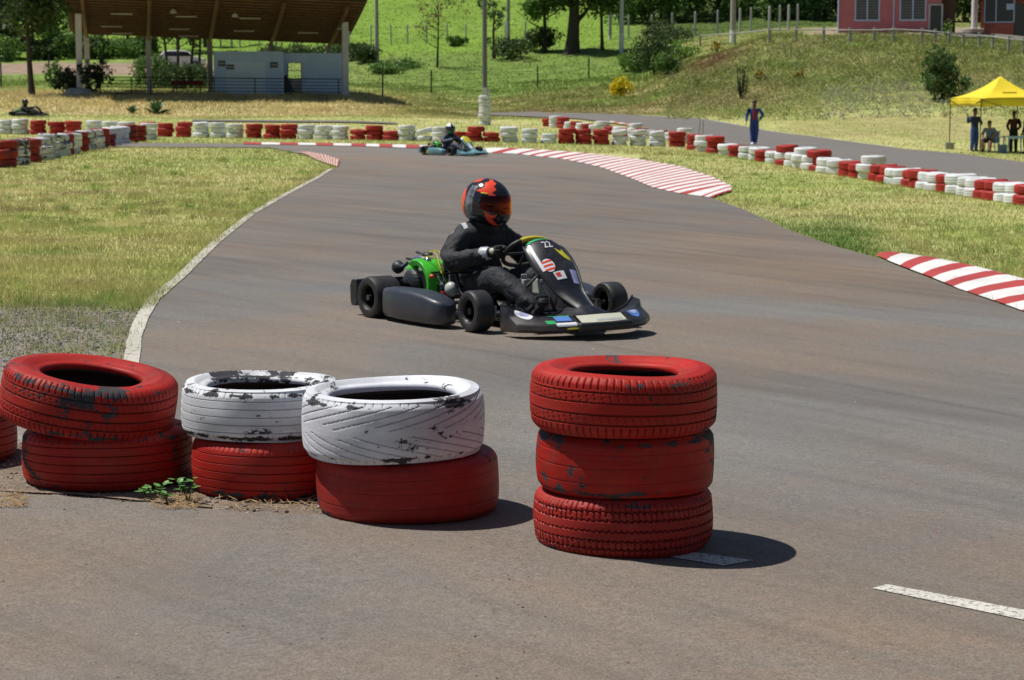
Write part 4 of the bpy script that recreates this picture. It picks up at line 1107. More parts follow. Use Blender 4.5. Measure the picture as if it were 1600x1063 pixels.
    en.box((.10, -.27, .20), (.20, .16, .20)); en.ell((.06, -.37, .22), (.10, .045, .10), 20, 12); en.box((.27, -.26, .16), (.12, .10, .14))
    for k in range(6): en.box((.20, -.27, .20+.022*k), (.13, .15, .006))
    E = en.build('engine', m_dark, K, smooth=False, bevel=.012)
    if True:
        c = MB()
        secs = []
        for t in np.linspace(-.35, 1.0, 9):
            a = PI*t*.62+.15; x = .10+.155*math.cos(a); z = .215+.155*math.sin(a)
            secs.append([(x+dx*math.cos(a), y, z+dx*math.sin(a)) for dx, y in ((-.028,-.365),(.012,-.375),(.020,-.34),(.020,-.22),(.010,-.19),(-.028,-.19))])
        c.loft(secs); c.ell((.02, -.34, .31), (.05, .04, .04), 12, 8); c.ell((.13, -.22, .35), (.085, .06, .03), 14, 8)
        CV = c.build('engine_cover', cover, E, smooth=True, bevel=.004)
        if fancy: decal('cover_badge', lambda u, v: (Vector((.10+.177*math.cos(u), -.29+.05*v, .215+.177*math.sin(u))), Vector((math.cos(u), 0, math.sin(u)))), 1.2, 0, .15, .6, m_rsk, CV)
        b = MB(); b.lathe([(.03,0),(.042,.01),(.042,.05),(.05,.06),(.05,.075),(.001,.075)], 18, M=Matrix.Translation((.06, -.385, .20)) @ Matrix.Rotation(PI/2, 4, 'X'))
        b.build('recoil_housing', m_rim, E, smooth=True)
        cb = MB(); cb.tube([(-.02, -.30, .37), (.06, -.30, .385), (.12, -.28, .375)], .022, 10); cb.tube([(.02, -.26, .36), (.02, -.26, .41)], .018, 8); cb.ell((.14, -.30, .38), (.03, .025, .02), 10, 6)
        cb.tube([(-.06, -.33, .35), (-.09, -.34, .33), (-.13, -.34, .32)], .014, 8); cb.tube([(.24, -.24, .30), (.24, -.24, .37)], .012, 8); cb.tube([(.28,-.22,.2),(.28,-.22,.31)], .010, 8)
        cb.box((.26, -.24, .30), (.05, .05, .07)); cb.tube([(.10, -.28, .38), (.18, -.26, .33), (.26, -.24, .31), (.29, -.27, .24)], .010, 6); cb.tube([(.30,-.3,.16),(.31,-.3,.24),(.26,-.3,.29)], .008, 6)
        cb.build('carburettor', m_chrome, E, smooth=True)
        bt = MB(); bt.lathe([(.001,-.022),(.040,-.020),(.046,0),(.034,.03),(.014,.05)], 18, M=Matrix.Translation((-.165, -.34, .315)) @ Matrix.Rotation(PI/2, 4, 'Y'))
        bt.ell((.08, -.26, .415), (.045, .035, .014), 10, 6); bt.tube([(-.06, -.26, .42), (0, -.26, .41), (.06, -.26, .413)], .008, 6); bt.tube([(-.12, -.30, .375), (-.04, -.29, .37)], .009, 6)
        bt.build('air_funnel', m_dark, E, smooth=True)
        hs = MB()
        for k, (a1, b1, c1) in enumerate((((-.02,-.30,.37),(.10,-.2,.44),(.24,-.22,.33)), ((.12,-.33,.39),(.22,-.3,.40),(.30,-.25,.22)), ((.02,-.25,.40),(.14,-.24,.43),(.28,-.28,.30)))):
            hs.tube([cat([a1, b1, c1], t) for t in np.linspace(0, 1, 8)], .0032, 6)
        hs.build('fuel_hose', m_ysk if fancy else m_dark, E, smooth=True)
        if fancy:
            MB().ell((.285, -.36, .285), (.022, .015, .014), 10, 6).build('red_cap', m_rsk, E, smooth=True)
            MB().box((.33, -.30, .165), (.02, .03, .04)).build('red_plug', m_orange, E, bevel=.004)
            MB().ell((.36, -.26, .20), (.05, .04, .05), 12, 8).build('clutch_guard', m_tank, E, smooth=True)
    if kind == 'hero':
        pe = MB()
        for sgn in (-1, 1): pe.tube([panel(u, sgn*.985)[0]+panel(u, sgn)[1]*.004 for u in np.linspace(.15, 1, 26)], .0085, 7)
        pe.build('panel_rim', body, PN, smooth=True)
        decal('plate_border', nsurf, .285, .02, .066, .37, m_rim, NS, eps=.0018)
        decal('small_print', nsurf, .30, .10, .012, .20, m_tank, NS, eps=.0045); decal('pod_label', nsurf, .30, -.66, .022, .05, m_gsk, NS)
        s = -1   # the side turned to the camera (driver's right) is v<0
        decal('green_flash', psurf, .185, -.10, .030, .72, m_gsk, PN, 'rect', nu=3)
        text_decal('race_number', '22', psurf, .295, -.10, .090, .42, m_wsk, PN, flip=1)
        decal('white_bar', psurf, .36, -.80, .13, .055, m_wsk, PN, rot=.0)
        decal('round_badge', psurf, .46, -.56, .050, .24, m_wsk, PN, 'disc')
        for k in range(3): decal('badge_stripe', psurf, .43+.03*k, -.56, .007, .19, m_orange, PN, eps=.0045, nu=2)
        decal('white_label', psurf, .545, -.30, .028, .25, m_wsk, PN, rot=.03); decal('label_mark', psurf, .540, -.38, .014, .11, m_rsk, PN, eps=.0045)
        decal('winged_badge', psurf, .38, .40, .05, .30, m_ysk, PN, 'poly', poly=[(-1,-1),(-.4,-.2),(-.9,.2),(-.1,.5),(.3,1),(1,.9),(.7,-.2),(.1,-.6)])
        decal('striped_label', psurf, .56, .50, .050, .22, m_lsk, PN)
        decal('front_plate', nsurf, .285, .02, .055, .34, m_cream_s, NS)
        decal('side_badge', nsurf, .16, -.86, .10, .085, m_wsk, NS, 'disc'); decal('side_badge_core', nsurf, .16, -.86, .05, .045, m_lsk, NS, 'disc', eps=.005)
        decal('pale_label', nsurf, .34, -.50, .030, .12, m_wsk, NS, rot=.05); decal('blue_flash', nsurf, .26, -.50, .028, .09, m_bsk, NS)
        decal('green_flash', nsurf, .21, -.50, .022, .12, m_gsk, NS, rot=-.3); decal('yellow_flash', nsurf, .185, -.46, .010, .07, m_ysk, NS, rot=.3); decal('orange_flash', nsurf, .16, -.47, .007, .06, m_orange, NS)
        decal('yellow_label', nsurf, .43, -.44, .030, .08, m_ysk, NS, 'disc')
        decal('blue_oval', nsurf, .22, .62, .085, .12, m_bsk, NS, 'disc'); decal('blue_oval_core', nsurf, .22, .62, .045, .075, m_lsk, NS, 'disc', eps=.005)
    if kind == 'teal':
        decal('number_plate', psurf, .33, -.05, .17, .70, m_ysk, PN); text_decal('race_number', '7', psurf, .33, -.05, .20, .9, m_blk, PN, eps=.006)
        decal('white_bar', psurf, .62, -.4, .10, .3, m_wsk, PN); decal('green_flash', psurf, .53, .2, .04, .5, m_gsk, PN)
        decal('dark_oval', nsurf, .18, -.70, .08, .10, m_dark, NS, 'disc')
        MB().box((.12, -.66, .10), (.10, .03, .10)).build('yellow_plate', m_ysk, K, bevel=.01)
    return K

def helmet(parent, c, yaw, scheme='flash', pitch=.12):
    """full-face helmet with visor; faces +X before yaw"""
    T = Matrix.Translation(c) @ Matrix.Rotation(yaw, 4, 'Z') @ Matrix.Rotation(pitch, 4, 'Y')
    nu, nv = 72, 128
    def shape(lat, lon, off=0):
        cl = math.cos(lat); x, y, z = cl*math.cos(lon), cl*math.sin(lon), math.sin(lat)
        rx, ry, rz = .172, .141, .163
        p = Vector((x*rx, y*ry, z*rz))
        chin = max(0, -z)*max(0, x)
        p.x += .050*chin; p.z -= .018*max(0, x)*max(0, -z)*1.5
        if z < -.55: p.z = p.z*(1-.12*min(1, (-z-.55)/.45)); 
        if x < 0: p.x *= 1.02; p.z += -.012*(-x)*max(0, -z)
        return p*(1+off)
    mb = MB(); vs = []; fs = []; mi = []
    l0 = math.radians(-68)
    for i in range(nu+1):
        lat = l0+(PI/2-l0)*i/nu
        for j in range(nv): vs.append(shape(lat, 2*PI*j/nv))
    def inp(x, y, P):
        k = False
        for a in range(len(P)):
            x1, y1 = P[a]; x2, y2 = P[a-1]
            if (y1 > y) != (y2 > y) and x < (x2-x1)*(y-y1)/(y2-y1)+x1: k = not k
        return k
    # colour fields in (longitude from front towards the camera side, latitude), degrees
    flash = [[(-22,80),(-34,66),(-24,62),(-44,50),(-38,40),(-56,29),(-100,30),(-86,38),(-74,46),(-80,60),(-62,66),(-58,78)], [(-85,28),(-35,22),(-60,34)], [(-70,-12),(-52,-20),(-38,-17),(-50,-30),(-30,-46),(-18,-50),(-34,-56),(-58,-40),(-66,-26)],
             [(-124,12),(-130,-34),(-165,-34),(-170,20),(-140,34)], [(-108,62),(-140,50),(-150,70),(-118,82)]]
    for i in range(nu):
        lat = math.degrees(l0+(PI/2-l0)*(i+.5)/nu)
        for j in range(nv):
            lon = ((j+.5)/nv*360+180) % 360-180; k = 0
            if scheme == 'flash':
                if any(inp(lon, lat, P) for P in flash): k = 1
                elif -122 < lon < -98 and -38 < lat < 45: k = 2
            elif scheme == 'green':
                if lat > 28 and abs(lon) > 20: k = 2
                elif lat < 5 and 10 < abs(lon) < 80: k = 1
            fs.append((i*nv+j, i*nv+(j+1) % nv, (i+1)*nv+(j+1) % nv, (i+1)*nv+j)); mi.append(k)
    mb.v = [tuple(T @ v) for v in vs]; mb.f = fs; mb.m = mi
    fs.append(tuple(range(nv-1, -1, -1))); mi.append(0)
    cs = {'flash': [m_hblack, m_orange, m_hgrey], 'green': [m_hblack, m_gsk, m_white], 'plain': [m_hblack, m_hblack, m_hblack]}[scheme]
    H = mb.build('helmet', cs, parent, smooth=True)
    vb = MB()
    def vis(a, b):
        lon = math.radians(-78+156*a); half = 1-.35*abs(2*a-1)**3
        lat = math.radians(2+ (b-.5)*40*half+3); return T @ shape(lat, lon, .022)
    vb.grid(vis, 32, 10); vb.build('visor', m_visor if scheme == 'flash' else m_hblack, H, smooth=True)
    if scheme == 'flash':
        p = MB()
        for sd in (-1, 1): p.lathe([(.001, .006), (.012, .006), (.014, 0)], 14, M=T @ Matrix.Translation(shape(math.radians(6), sd*math.radians(82), .02)) @ Matrix.Rotation(-sd*PI/2, 4, 'X'))
        p.build('visor_pivot', m_dark, H, smooth=True)
        g = MB(); g.tube([T @ shape(math.radians(27), math.radians(a), .03) for a in (-80, -72, -64)], .005, 6); g.build('visor_tab', m_ysk, H)
    return H

def make_driver(label, loc, rz, scheme='flash', suit=m_suitb, panelm=m_suitg, detail=True, yaw=.42, piping=m_silver):
    D = empty('person', loc, rz, label, 'person')
    pel = Vector((.36, 0, .20)); ab = Vector((.31, 0, .33)); ch = Vector((.31, 0, .46)); up = Vector((.335, 0, .545)); nk = Vector((.365, 0, .63)); hd = Vector((.385, 0, .72))
    C = Vector((.84, 0, .455)); grip = {sd: C+Vector((-.005, sd*.170, .015)) for sd in (1, -1)}
    J = [pel, ab, ch, up, nk, hd]; R = [(.165,.130), (.172,.135), (.190,.142), (.155,.120), .085, .08]; E = [(i, i+1) for i in range(5)]
    seg = [(pel, ch, 0), (ch, up, 0), (nk, hd, 3)]
    for sd in (1, -1):
        sh = Vector((.34, sd*.185, .535)); el = Vector((.45, sd*.315, .375)); wr = grip[sd]+Vector((-.095, sd*.035, -.012)); fa = el.lerp(wr, .5)
        b = len(J); J += [sh, sh.lerp(el, .55)+Vector((-.015, sd*.012, 0)), el, fa, wr]; R += [.098, .088, .078, .062, .044]; E += [(3, b), (b, b+1), (b+1, b+2), (b+2, b+3), (b+3, b+4)]
        seg += [(sh, el, 0), (el, wr, 0)]
        hp = Vector((.42, sd*.11, .19)); kn = Vector((.86, sd*.215, .315)); an = Vector((1.17, sd*.165, .13)); toe = Vector((1.27, sd*.16, .205)); hl = Vector((1.19, sd*.165, .085))
        mid = hp.lerp(kn, .5)+Vector((0, 0, .01)); cf = kn.lerp(an, .4)
        b = len(J); J += [hp, mid, kn, cf, an, hl, toe]; R += [.115, .104, .082, .070, .052, .042, .036]; E += [(0, b), (b, b+1), (b+1, b+2), (b+2, b+3), (b+3, b+4), (b+4, b+5), (b+5, b+6)]
        seg += [(hp, kn, 0), (kn, an, 0), (hl, toe, 2), (an, hl, 2)]
    B = skin_object('body', J, E, R, [suit, panelm, m_blk, m_blk], seg_region(seg), D, sub=3 if detail else 2)
    if detail:       # cloth folds on arms, waist and legs
        from mathutils import noise as mn
        me = B.data; nrm = [v.normal.copy() for v in me.vertices]
        for v, n in zip(me.vertices, nrm):
            p = v.co; f = mn.noise(Vector((p.x*13, p.y*9, p.z*24))) + .5*mn.noise(p*40)
            v.co = p+n*.0125*f+n*.004*mn.noise(Vector((p.x*55, p.y*55, p.z*70)))
    for sd in (1, -1):
        m = MB(); w = grip[sd]; wrp = w+Vector((-.105, sd*.038, -.014))
        f = (w-wrp).normalized()
        # palm lies against the rim, fingers close round it
        secs = []
        rgt = f.cross(Vector((0, 0, 1))).normalized(); upv = rgt.cross(f)
        for t, hw, hh in ((-.01,.032,.030),(.02,.034,.027),(.05,.040,.025),(.085,.043,.022),(.098,.040,.018)):
            c = wrp+f*t+Vector((0, 0, .004)); secs.append([c+upv*math.cos(2*PI*q/12)*hw+rgt*math.sin(2*PI*q/12)*hh for q in range(12)])
        m.loft(secs)
        for q, (dz, L) in enumerate(((.032, .074), (.011, .084), (-.010, .080), (-.030, .064))):
            b0 = wrp+f*.085+upv*dz+Vector((0, sd*.014, 0)); pts = [b0]; a = 0
            d = (f+Vector((0, sd*.25, 0))).normalized()
            for ph in (.38, .34, .28):
                pts.append(pts[-1]+d*L*ph); d = Matrix.Rotation(-sd*1.25, 3, upv) @ d if False else Matrix.Rotation(sd*1.15, 3, upv) @ d
            m.tube(pts, [.0125, .0120, .0110, .0085], 8)
        tp = [wrp+f*.035+upv*.022-Vector((0, sd*.026, 0)), wrp+f*.070+upv*.034-Vector((0, sd*.038, 0)), wrp+f*.100+upv*.030-Vector((0, sd*.026, 0)), wrp+f*.118+upv*.022-Vector((0, sd*.008, 0))]
        m.tube(tp, [.016, .014, .0125, .009], 8)
        GL = m.build('glove', m_blk, D, smooth=True)
        cf = MB(); cf.tube([wrp+f*-.055, wrp+f*-.02, wrp+f*.004], [.047, .046, .040], 14); cf.build('cuff', piping, D, smooth=True)
        if detail:
            k = MB(); k.ell(wrp+f*.045+Vector((0, sd*.024, .012)), (.028, .010, .020), 12, 8); k.build('knuckle_patch', m_cream_s, GL, smooth=True)
    if detail:
        # silver shoulder piping and grey waist panel follow the body
        from mathutils.bvhtree import BVHTree
        dgm = B.data; bvh = BVHTree.FromPolygons([v.co.copy() for v in dgm.vertices], [tuple(p.vertices) for p in dgm.polygons])
        def wrap(name, fn, nu, nv, mat, eps=.004):
            mb = MB()
            def q(a, b):
                o, d = fn(a, b); h = bvh.ray_cast(o, d)
                return (h[0]-d*eps) if h[0] is not None else o+d*.15
            mb.grid(q, nu, nv); return mb.build(name, mat, D, smooth=True)
        wrap('shoulder_piping', lambda a, b: (Vector((.30+.10*a, -.12-.03*b-.03*a, .80)), Vector((0, 0, -1))), 10, 2, piping)
        wrap('shoulder_piping', lambda a, b: (Vector((.29+.05*a, -.60, .50+.05*a+.035*b)), Vector((0, 1, 0))), 8, 3, piping)
        wrap('waist_panel', lambda a, b: (Vector((.36+.10*a, -.60, .285+.055*b+.01*a)), Vector((0, 1, 0))), 10, 6, panelm)
        cl = MB(); cl.lathe([(.10, 0), (.105, .02), (.098, .05), (.085, .07)], 24, M=Matrix.Translation((.355, 0, .585)) @ Matrix.Rotation(.25, 4, 'Y')); cl.build('neck_collar', m_blk, D, smooth=True)
    helmet(D, hd+Vector((.012, 0, .040)), yaw, scheme)
    return D
HEAD = math.radians(-55)
KP = Vector((-.395, 13.84, tz(-.395, 13.84)+.008))
make_kart('black kart with slate side pods and a green engine, nearest the camera', KP, HEAD, steer=-.05)
make_driver('driver in black suit with orange and black helmet gripping the near kart wheel', KP, HEAD)
P2 = gnd(690, 243.5); P2.z += .02
K2H = math.radians(-48)
make_kart('pale teal kart with yellow number plate rounding the far corner', P2, K2H, body=m_teal, pod=m_teal, fancy=False, kind='teal').scale = (.9, .9, .9)
m_suitn = M_('navy_grey_race_suit', (.035,.045,.08), .65, var=.3, bump=.3)
make_driver('driver in a navy suit and dark green helmet in the pale teal kart', P2, K2H, 'green', m_suitn, m_suitg, False, -.35, m_gblue).scale = (.9, .9, .9)
P3 = gnd(29, 182.5); P3.z += .02
make_kart('small dark kart on the distant back track at the left edge', P3, math.radians(-12), body=m_blkp, pod=m_dark, fancy=False, kind='plain')
make_driver('driver in black in the small distant kart at the left', P3, math.radians(-12), 'plain', m_suitb, m_suitg, False, 0, m_suitg)
# ------------------------------------------------------------------ vegetation
def leaves(name, blobs, n, size, col, parent=None, squash=.5, seed=1, jit=.35, alt=None, altf=.2):
    """crown of separate leaf clumps spread through several uneven masses"""
    r = np.random.default_rng(seed)
    B = np.array([[*c, *(rad if hasattr(rad, '__len__') else (rad,)*3)] for c, rad in blobs], float)
    vol = (B[:, 3]*B[:, 4]*B[:, 5])**.7; pick = r.choice(len(B), n, p=vol/vol.sum())
    d = r.normal(size=(n, 3)); d /= np.linalg.norm(d, axis=1)[:, None]
    rad = .45+.60*r.random(n)**.6
    # clumping: pull leaves onto a few hundred twig centres
    P = B[pick, :3] + d*B[pick, 3:]*rad[:, None]
    m = max(8, n//22); tw = P[r.choice(n, m)]; own = r.integers(0, m, n)
    k = r.random(n) < .72
    spread = np.mean(B[:, 3])*.17
    P[k] = tw[own[k]] + r.normal(size=(k.sum(), 3))*spread
    a = r.normal(size=(n, 3)); a /= np.linalg.norm(a, axis=1)[:, None]
    b = np.cross(a, r.normal(size=(n, 3))); b /= np.linalg.norm(b, axis=1)[:, None]
    s = size*r.uniform(.5, 1.35, (n, 1))
    V = np.stack([P-a*s*.6, P+b*s*.32, P+a*s*.6, P-b*s*.32], 1).reshape(-1, 3)
    base = np.array(col)*r.uniform(1-jit, 1+jit, (n, 1))
    if alt is not None: q = r.random(n) < altf; base[q] = np.array(alt)*r.uniform(.8, 1.2, (q.sum(), 1))
    tone = r.uniform(.78, 1.22, m); base[k] *= tone[own[k]][:, None]
    return fast_mesh(name, V, np.arange(4*n).reshape(-1, 4), m_leaf, np.repeat(np.clip(base, 0, 1), 4, 0), parent=parent)
def trunk_mb(mb, H, r0, lean, seed, limbs=5, start=.35, reach=.35):
    rr = random.Random(seed)
    pts = [Vector((lean[0]*t+.04*H*math.sin(3*t+seed)*.3, lean[1]*t, H*t)) for t in np.linspace(0, 1, 8)]; pts[0].z = -.3
    mb.tube(pts, [r0*(1.25 if i == 0 else 1-.72*i/7) for i in range(8)], 10)
    tips = []
    for k in range(limbs):
        t = start+(1-start)*(k+.3)/limbs; b = pts[min(7, int(t*7))]; a = rr.uniform(0, 6.28); L = H*reach*rr.uniform(.7, 1.2)
        q = [b, b+Vector((math.cos(a)*L*.5, math.sin(a)*L*.5, L*.28)), b+Vector((math.cos(a)*L, math.sin(a)*L, L*.7))]
        rb = r0*(1-.65*t)*.6
        mb.tube(q, [rb, rb*.6, rb*.2], 6); tips.append(q[2])
    return pts[-1], tips
def tree(px, py, H, cr, label, col=(.035,.075,.018), n=5000, leaf=.30, r0=None, base=None, crown=(.35, 1.0), lean=(0, 0), seed=1, group=None, nb=9, alt=None, altf=.15, limbs=5, name='tree', Y=None, trans=1, lop=(0,0)):
    P = gnd(px, py) if Y is None else Vector(((px-800)/3200*Y, Y, tz((px-800)/3200*Y, Y)))
    T = empty(name, P, 0, label, 'tree', group); rr = random.Random(seed)
    m = MB(); top, tips = trunk_mb(m, H*.8, r0 or H*.022, lean, seed, limbs, max(.15, crown[0]-.05)); m.build('trunk', m_bark, T, smooth=True)
    blobs = []
    for k in range(nb):
        z = H*(crown[0]+(crown[1]-crown[0])*(k+.5)/nb); a = rr.uniform(0, 6.28); f = math.sin(PI*min(1, max(0, (k+.8)/(nb+.6))))**.6
        d = cr*rr.uniform(.15, .62)*f
        rad = cr*rr.uniform(.34, .58)
        blobs.append(((math.cos(a)*d+lean[0]*z/H+lop[0], math.sin(a)*d+lean[1]*z/H+lop[1], z), (rad, rad, rad*.72)))
    leaves('crown', blobs, n, leaf, col, T, seed=seed, alt=alt, altf=altf)
    return T
def bush(px, py, w, h, label, col=(.045,.09,.02), n=1500, leaf=.12, seed=1, name='bush', group=None, alt=None, altf=.2, Y=None):
    P = gnd(px, py) if Y is None else Vector(((px-800)/3200*Y, Y, tz((px-800)/3200*Y, Y)))
    T = empty(name, P, 0, label, 'bush', group); rr = random.Random(seed)
    m = MB()
    for k in range(6):
        a = rr.uniform(0, 6.28); m.tube([(0, 0, -.1), (math.cos(a)*w*.15, math.sin(a)*w*.15, h*.4), (math.cos(a)*w*.3, math.sin(a)*w*.3, h*.8)], [.03, .02, .006], 5)
    m.build('stems', m_bark, T, smooth=True)
    blobs = [((rr.uniform(-.32, .32)*w, rr.uniform(-.3, .3)*w, h*rr.uniform(.25, .72)), (w*rr.uniform(.16, .27), w*rr.uniform(.16, .27), h*rr.uniform(.2, .32))) for k in range(7)]
    blobs.append(((0, 0, h*.4), (w*.36, w*.36, h*.42)))
    leaves('foliage', blobs, n, leaf, col, T, seed=seed, alt=alt, altf=altf)
    return T
DG, MG, LG = (.060,.105,.030), (.125,.225,.050), (.19,.33,.06)
# left: the tree by the lane and the dark grove behind it
tree(52, 150, 9.5, 3.6, 'tall tree with a bare leaning trunk at the far left in front of the lane', DG, 9000, .26, r0=.20, crown=(.50, 1.05), lean=(-.35, 0), seed=4, nb=11, limbs=6)
GR = 'dark trees of the grove on the left behind the lane'
for i, (px, Y, H, cr, c0, col, lab) in enumerate([(-40,186,11,4.2,.18,DG,'dark dense tree cut by the left edge of the photo'), (12,182,10,3.6,.12,DG,'dark leafy tree with low crown left of the bare leaning trunk'), (88,190,9,3.0,.10,MG,'mid green tree just right of the bare leaning trunk'),
   (128,196,9,2.8,.30,LG,'light green tree with yellowish leaves behind the grandstand corner'), (165,186,8.5,3.0,.28,DG,'dark tree seen between the two left grandstand columns'), (205,188,8.5,2.9,.34,DG,'dark tree behind the grandstand, right of its second column'),
   (246,192,9,3.2,.34,DG,'dark tree behind the third grandstand column'), (282,186,8.5,3.0,.34,DG,'dark tree beside the parked white car'), (325,196,9,3.0,.36,MG,'tree with hanging leaves right of the parked white car'), (-5,205,12,4,.25,DG,'tall dark tree at the back of the grove, far left'), (60,208,12,4,.35,DG,'tall dark tree at the back of the grove behind the lane')]):
    tree(px, 0, H, cr, lab, col, 4200, .36, crown=(c0, 1.0), seed=20+i, group=GR, Y=Y, alt=(.20,.22,.02) if i == 3 else None, altf=.35, r0=.17)
for i, (px, Y, w, h, lab) in enumerate([(112,181,4.5,2.6,'shrub under the light green tree behind the lane'), (150,180,5,2.2,'dark shrub behind the leftmost grandstand column'), (190,180,5,2.0,'dark shrub at the edge of the lane, behind the railing'), (222,182,4,2.2,'low shrub before the dark trees near the white car'), (8,178,5,2.4,'low dark shrub at the far left beside the lane'), (75,180,3.6,1.8,'small shrub at the foot of the dark grove')]):
    bush(px, 0, w, h, lab, DG if i % 2 else MG, 2200, .26, 40+i, group='shrubs along the lane', Y=Y)
bush(85, 141, 1.6, 2.2, 'slender light green shrub left of the grandstand', MG, 1400, .14, 50)
bush(108, 148, 2.0, 1.6, 'dark spiky shrub left of the first grandstand column', (.025,.05,.022), 1500, .16, 51); bush(146, 148, 2.2, 2.3, 'dark spiky shrub behind the first grandstand column', (.025,.05,.022), 1800, .16, 52)
bush(238, 140, 3.6, 2.6, 'broad light green bush behind the railing', MG, 3400, .17, 53); bush(285, 143, 3.6, 2.4, 'dark green bush behind the railing near the hut', DG, 3200, .17, 54)
bush(318, 138, 2.4, 2.0, 'dark bush beside the left end of the blue hut', DG, 1600, .17, 55)
for i, (px, py, H) in enumerate([(262,120,7), (277,126,7), (297,122,6.5), (312,118,6.5)]):
    tree(px, py, H, 1.9, ['thin dark tree behind the railing, leftmost of a small group', 'forked thin tree in front of the parked white car', 'leaning thin tree right of the parked white car', 'thin tree nearest the left end of the blue hut'][i], DG, 1700, .24, r0=.13, crown=(.45, 1), lean=((-.5,.2,.7,.3)[i], 0), seed=70+i, group='thin trees behind the railing')
def agave(px, py, s, label, seed):
    P = gnd(px, py); T = empty('agave', P, 0, label, 'plant'); mb = MB(); rr = random.Random(seed)
    for k in range(26):
        a = k*2.4; el = rr.uniform(.15, 1.25); L = s*rr.uniform(.7, 1.0); d = Vector((math.cos(a)*math.cos(el), math.sin(a)*math.cos(el), math.sin(el))); sd = Vector((-math.sin(a), math.cos(a), 0))*s*.13
        p0, p1, p2 = Vector((0,0,0)), d*L*.55, d*L+Vector((0,0,-.05*s)); n = d.cross(sd).normalized()*s*.03
        mb.add([p0-sd*.6, p0+sd*.6, p1+sd+n, p1-n, p1-sd+n, p2], [(0,1,2,3),(0,3,4),(3,2,5),(4,3,5)])
    mb.build('leaves', m_agave, T); return T
m_agave = M_('agave_leaf', (.075,.17,.075), .45, var=.3, bump=0)
agave(245, 178, 1.05, 'large agave plant on the dry grass bank below the grandstand', 1); agave(207, 177, .6, 'small agave plant left of the large agave', 2)
# centre slope
tree(684, 105, 6.4, 2.3, 'thin young tree with sparse brownish crown left of the lamp pole', (.13,.12,.04), 950, .17, r0=.10, crown=(.42, 1.0), seed=81, nb=12, alt=(.26,.15,.07), altf=.4, limbs=8)
bT = tree(893, 84, 11, 4.6, 'large dark tree with a thick forked trunk on the slope', (.055,.10,.028), 9500, .33, r0=.62, crown=(.42, 1.05), seed=82, nb=12, limbs=7, lean=(.3, 0))
tree(850, 82, 8, 3.0, 'leafy dark tree left of the thick forked trunk', MG, 5200, .3, r0=.2, crown=(.42, 1.0), seed=83)
tree(940, 78, 8, 2.9, 'leafy tree between the thick forked trunk and the white poles', MG, 5000, .3, r0=.16, crown=(.38, 1.0), seed=84)
tree(772, 92, 5.0, 1.7, 'short dead-looking tree beside the lamp pole', DG, 700, .2, r0=.16, crown=(.6, 1.0), seed=85)
for i, (px, py, w, h, lab) in enumerate([(800,92,4.6,1.9,'dark round bush right of the lamp pole on the slope'), (845,80,3.4,2.3,'dark bush under the leafy trees of the slope'), (570,98,3.2,1.7,'dark bush at the right end of the grandstand'), (545,96,4.0,1.6,'low dark bush behind the blue hut'), (480,95,5.0,1.5,'long dark bush behind the hut roof'),
    (430,92,4.0,1.3,'dark low bush above the hut wall'), (620,108,4.5,.8,'low green scrub beneath the utility pole'), (600,114,4,.7,'low scrub patch near the wire fence'), (565,88,1.5,1.2,'small light bush by the concrete posts'), (712,72,2.0,.9,'small shrub among the concrete posts')]):
    bush(px, py, w, h, lab, DG if i < 6 else MG, 2200 if i < 6 else 1300, .2, 90+i, group='bushes on the centre slope')
for i, (px, py, w, h, c) in enumerate([(1022,116,3.0,3.0,DG), (1000,114,2.6,1.8,MG), (1046,118,2.2,1.5,MG), (1058,96,3.6,1.6,LG), (1038,70,4.4,2.0,DG), (985,112,2.0,1.3,LG)]):
    bush(px, py, w*1.15, h*1.1, ['tall dark green bush at the top of the bank right of the white pole', 'mid green bush beside the tall dark green bush', 'small dark round bush below the bank top', 'yellow green bush on the shoulder of the bank', 'dark bush behind the tall bush on the bank', 'light green bush left of the tall dark bush'][i], c, 2600, .16, 110+i, group='bushes on the bank')
bush(972, 153, 1.75, 1.65, 'bush covered in yellow flowers beside the far track', (.08,.10,.02), 2600, .11, 120, name='flowering_bush', alt=(.98,.74,.01), altf=.78)
for i, (px, py, w, h) in enumerate([(1120,82,1.4,.9), (1190,128,.8,.9), (1090,135,.5,.5), (1250,125,.7,.6)]):
    bush(px, py, w, h, ['yellow flowering weed near the top of the bank', 'yellow flowering weed right of the bare shrub', 'small yellow flowering weed low on the bank', 'small yellow flowering weed in the middle of the bank'][i], (.10,.14,.03), 420, .10, 125+i, name='flowering_weed', alt=(.75,.42,.01), altf=.35, group='yellow flowering weeds on the bank')
bush(1473, 156, 2.6, 2.9, 'round green tree-like bush on the bank left of the yellow tent', (.085,.17,.045), 4800, .15, 130, alt=(.16,.09,.03), altf=.08)
# twiggy bare shrub
P = gnd(1160, 155); T = empty('bare_shrub', P, 0, 'bare twiggy dark shrub standing on the grassy bank', 'bush'); mb = MB(); rr = random.Random(5)
for k in range(9):
    x = rr.uniform(-.35, .35); mb.tube([(x*.4, rr.uniform(-.1, .1), 0), (x*.8, 0, .9), (x*1.1, 0, rr.uniform(1.3, 2.0))], [.035, .03, .012], 5)
mb.build('twigs', m_bark, T, smooth=True); leaves('foliage', [((0, 0, 1.0), (.4, .3, .9))], 220, .12, DG, T, seed=3)
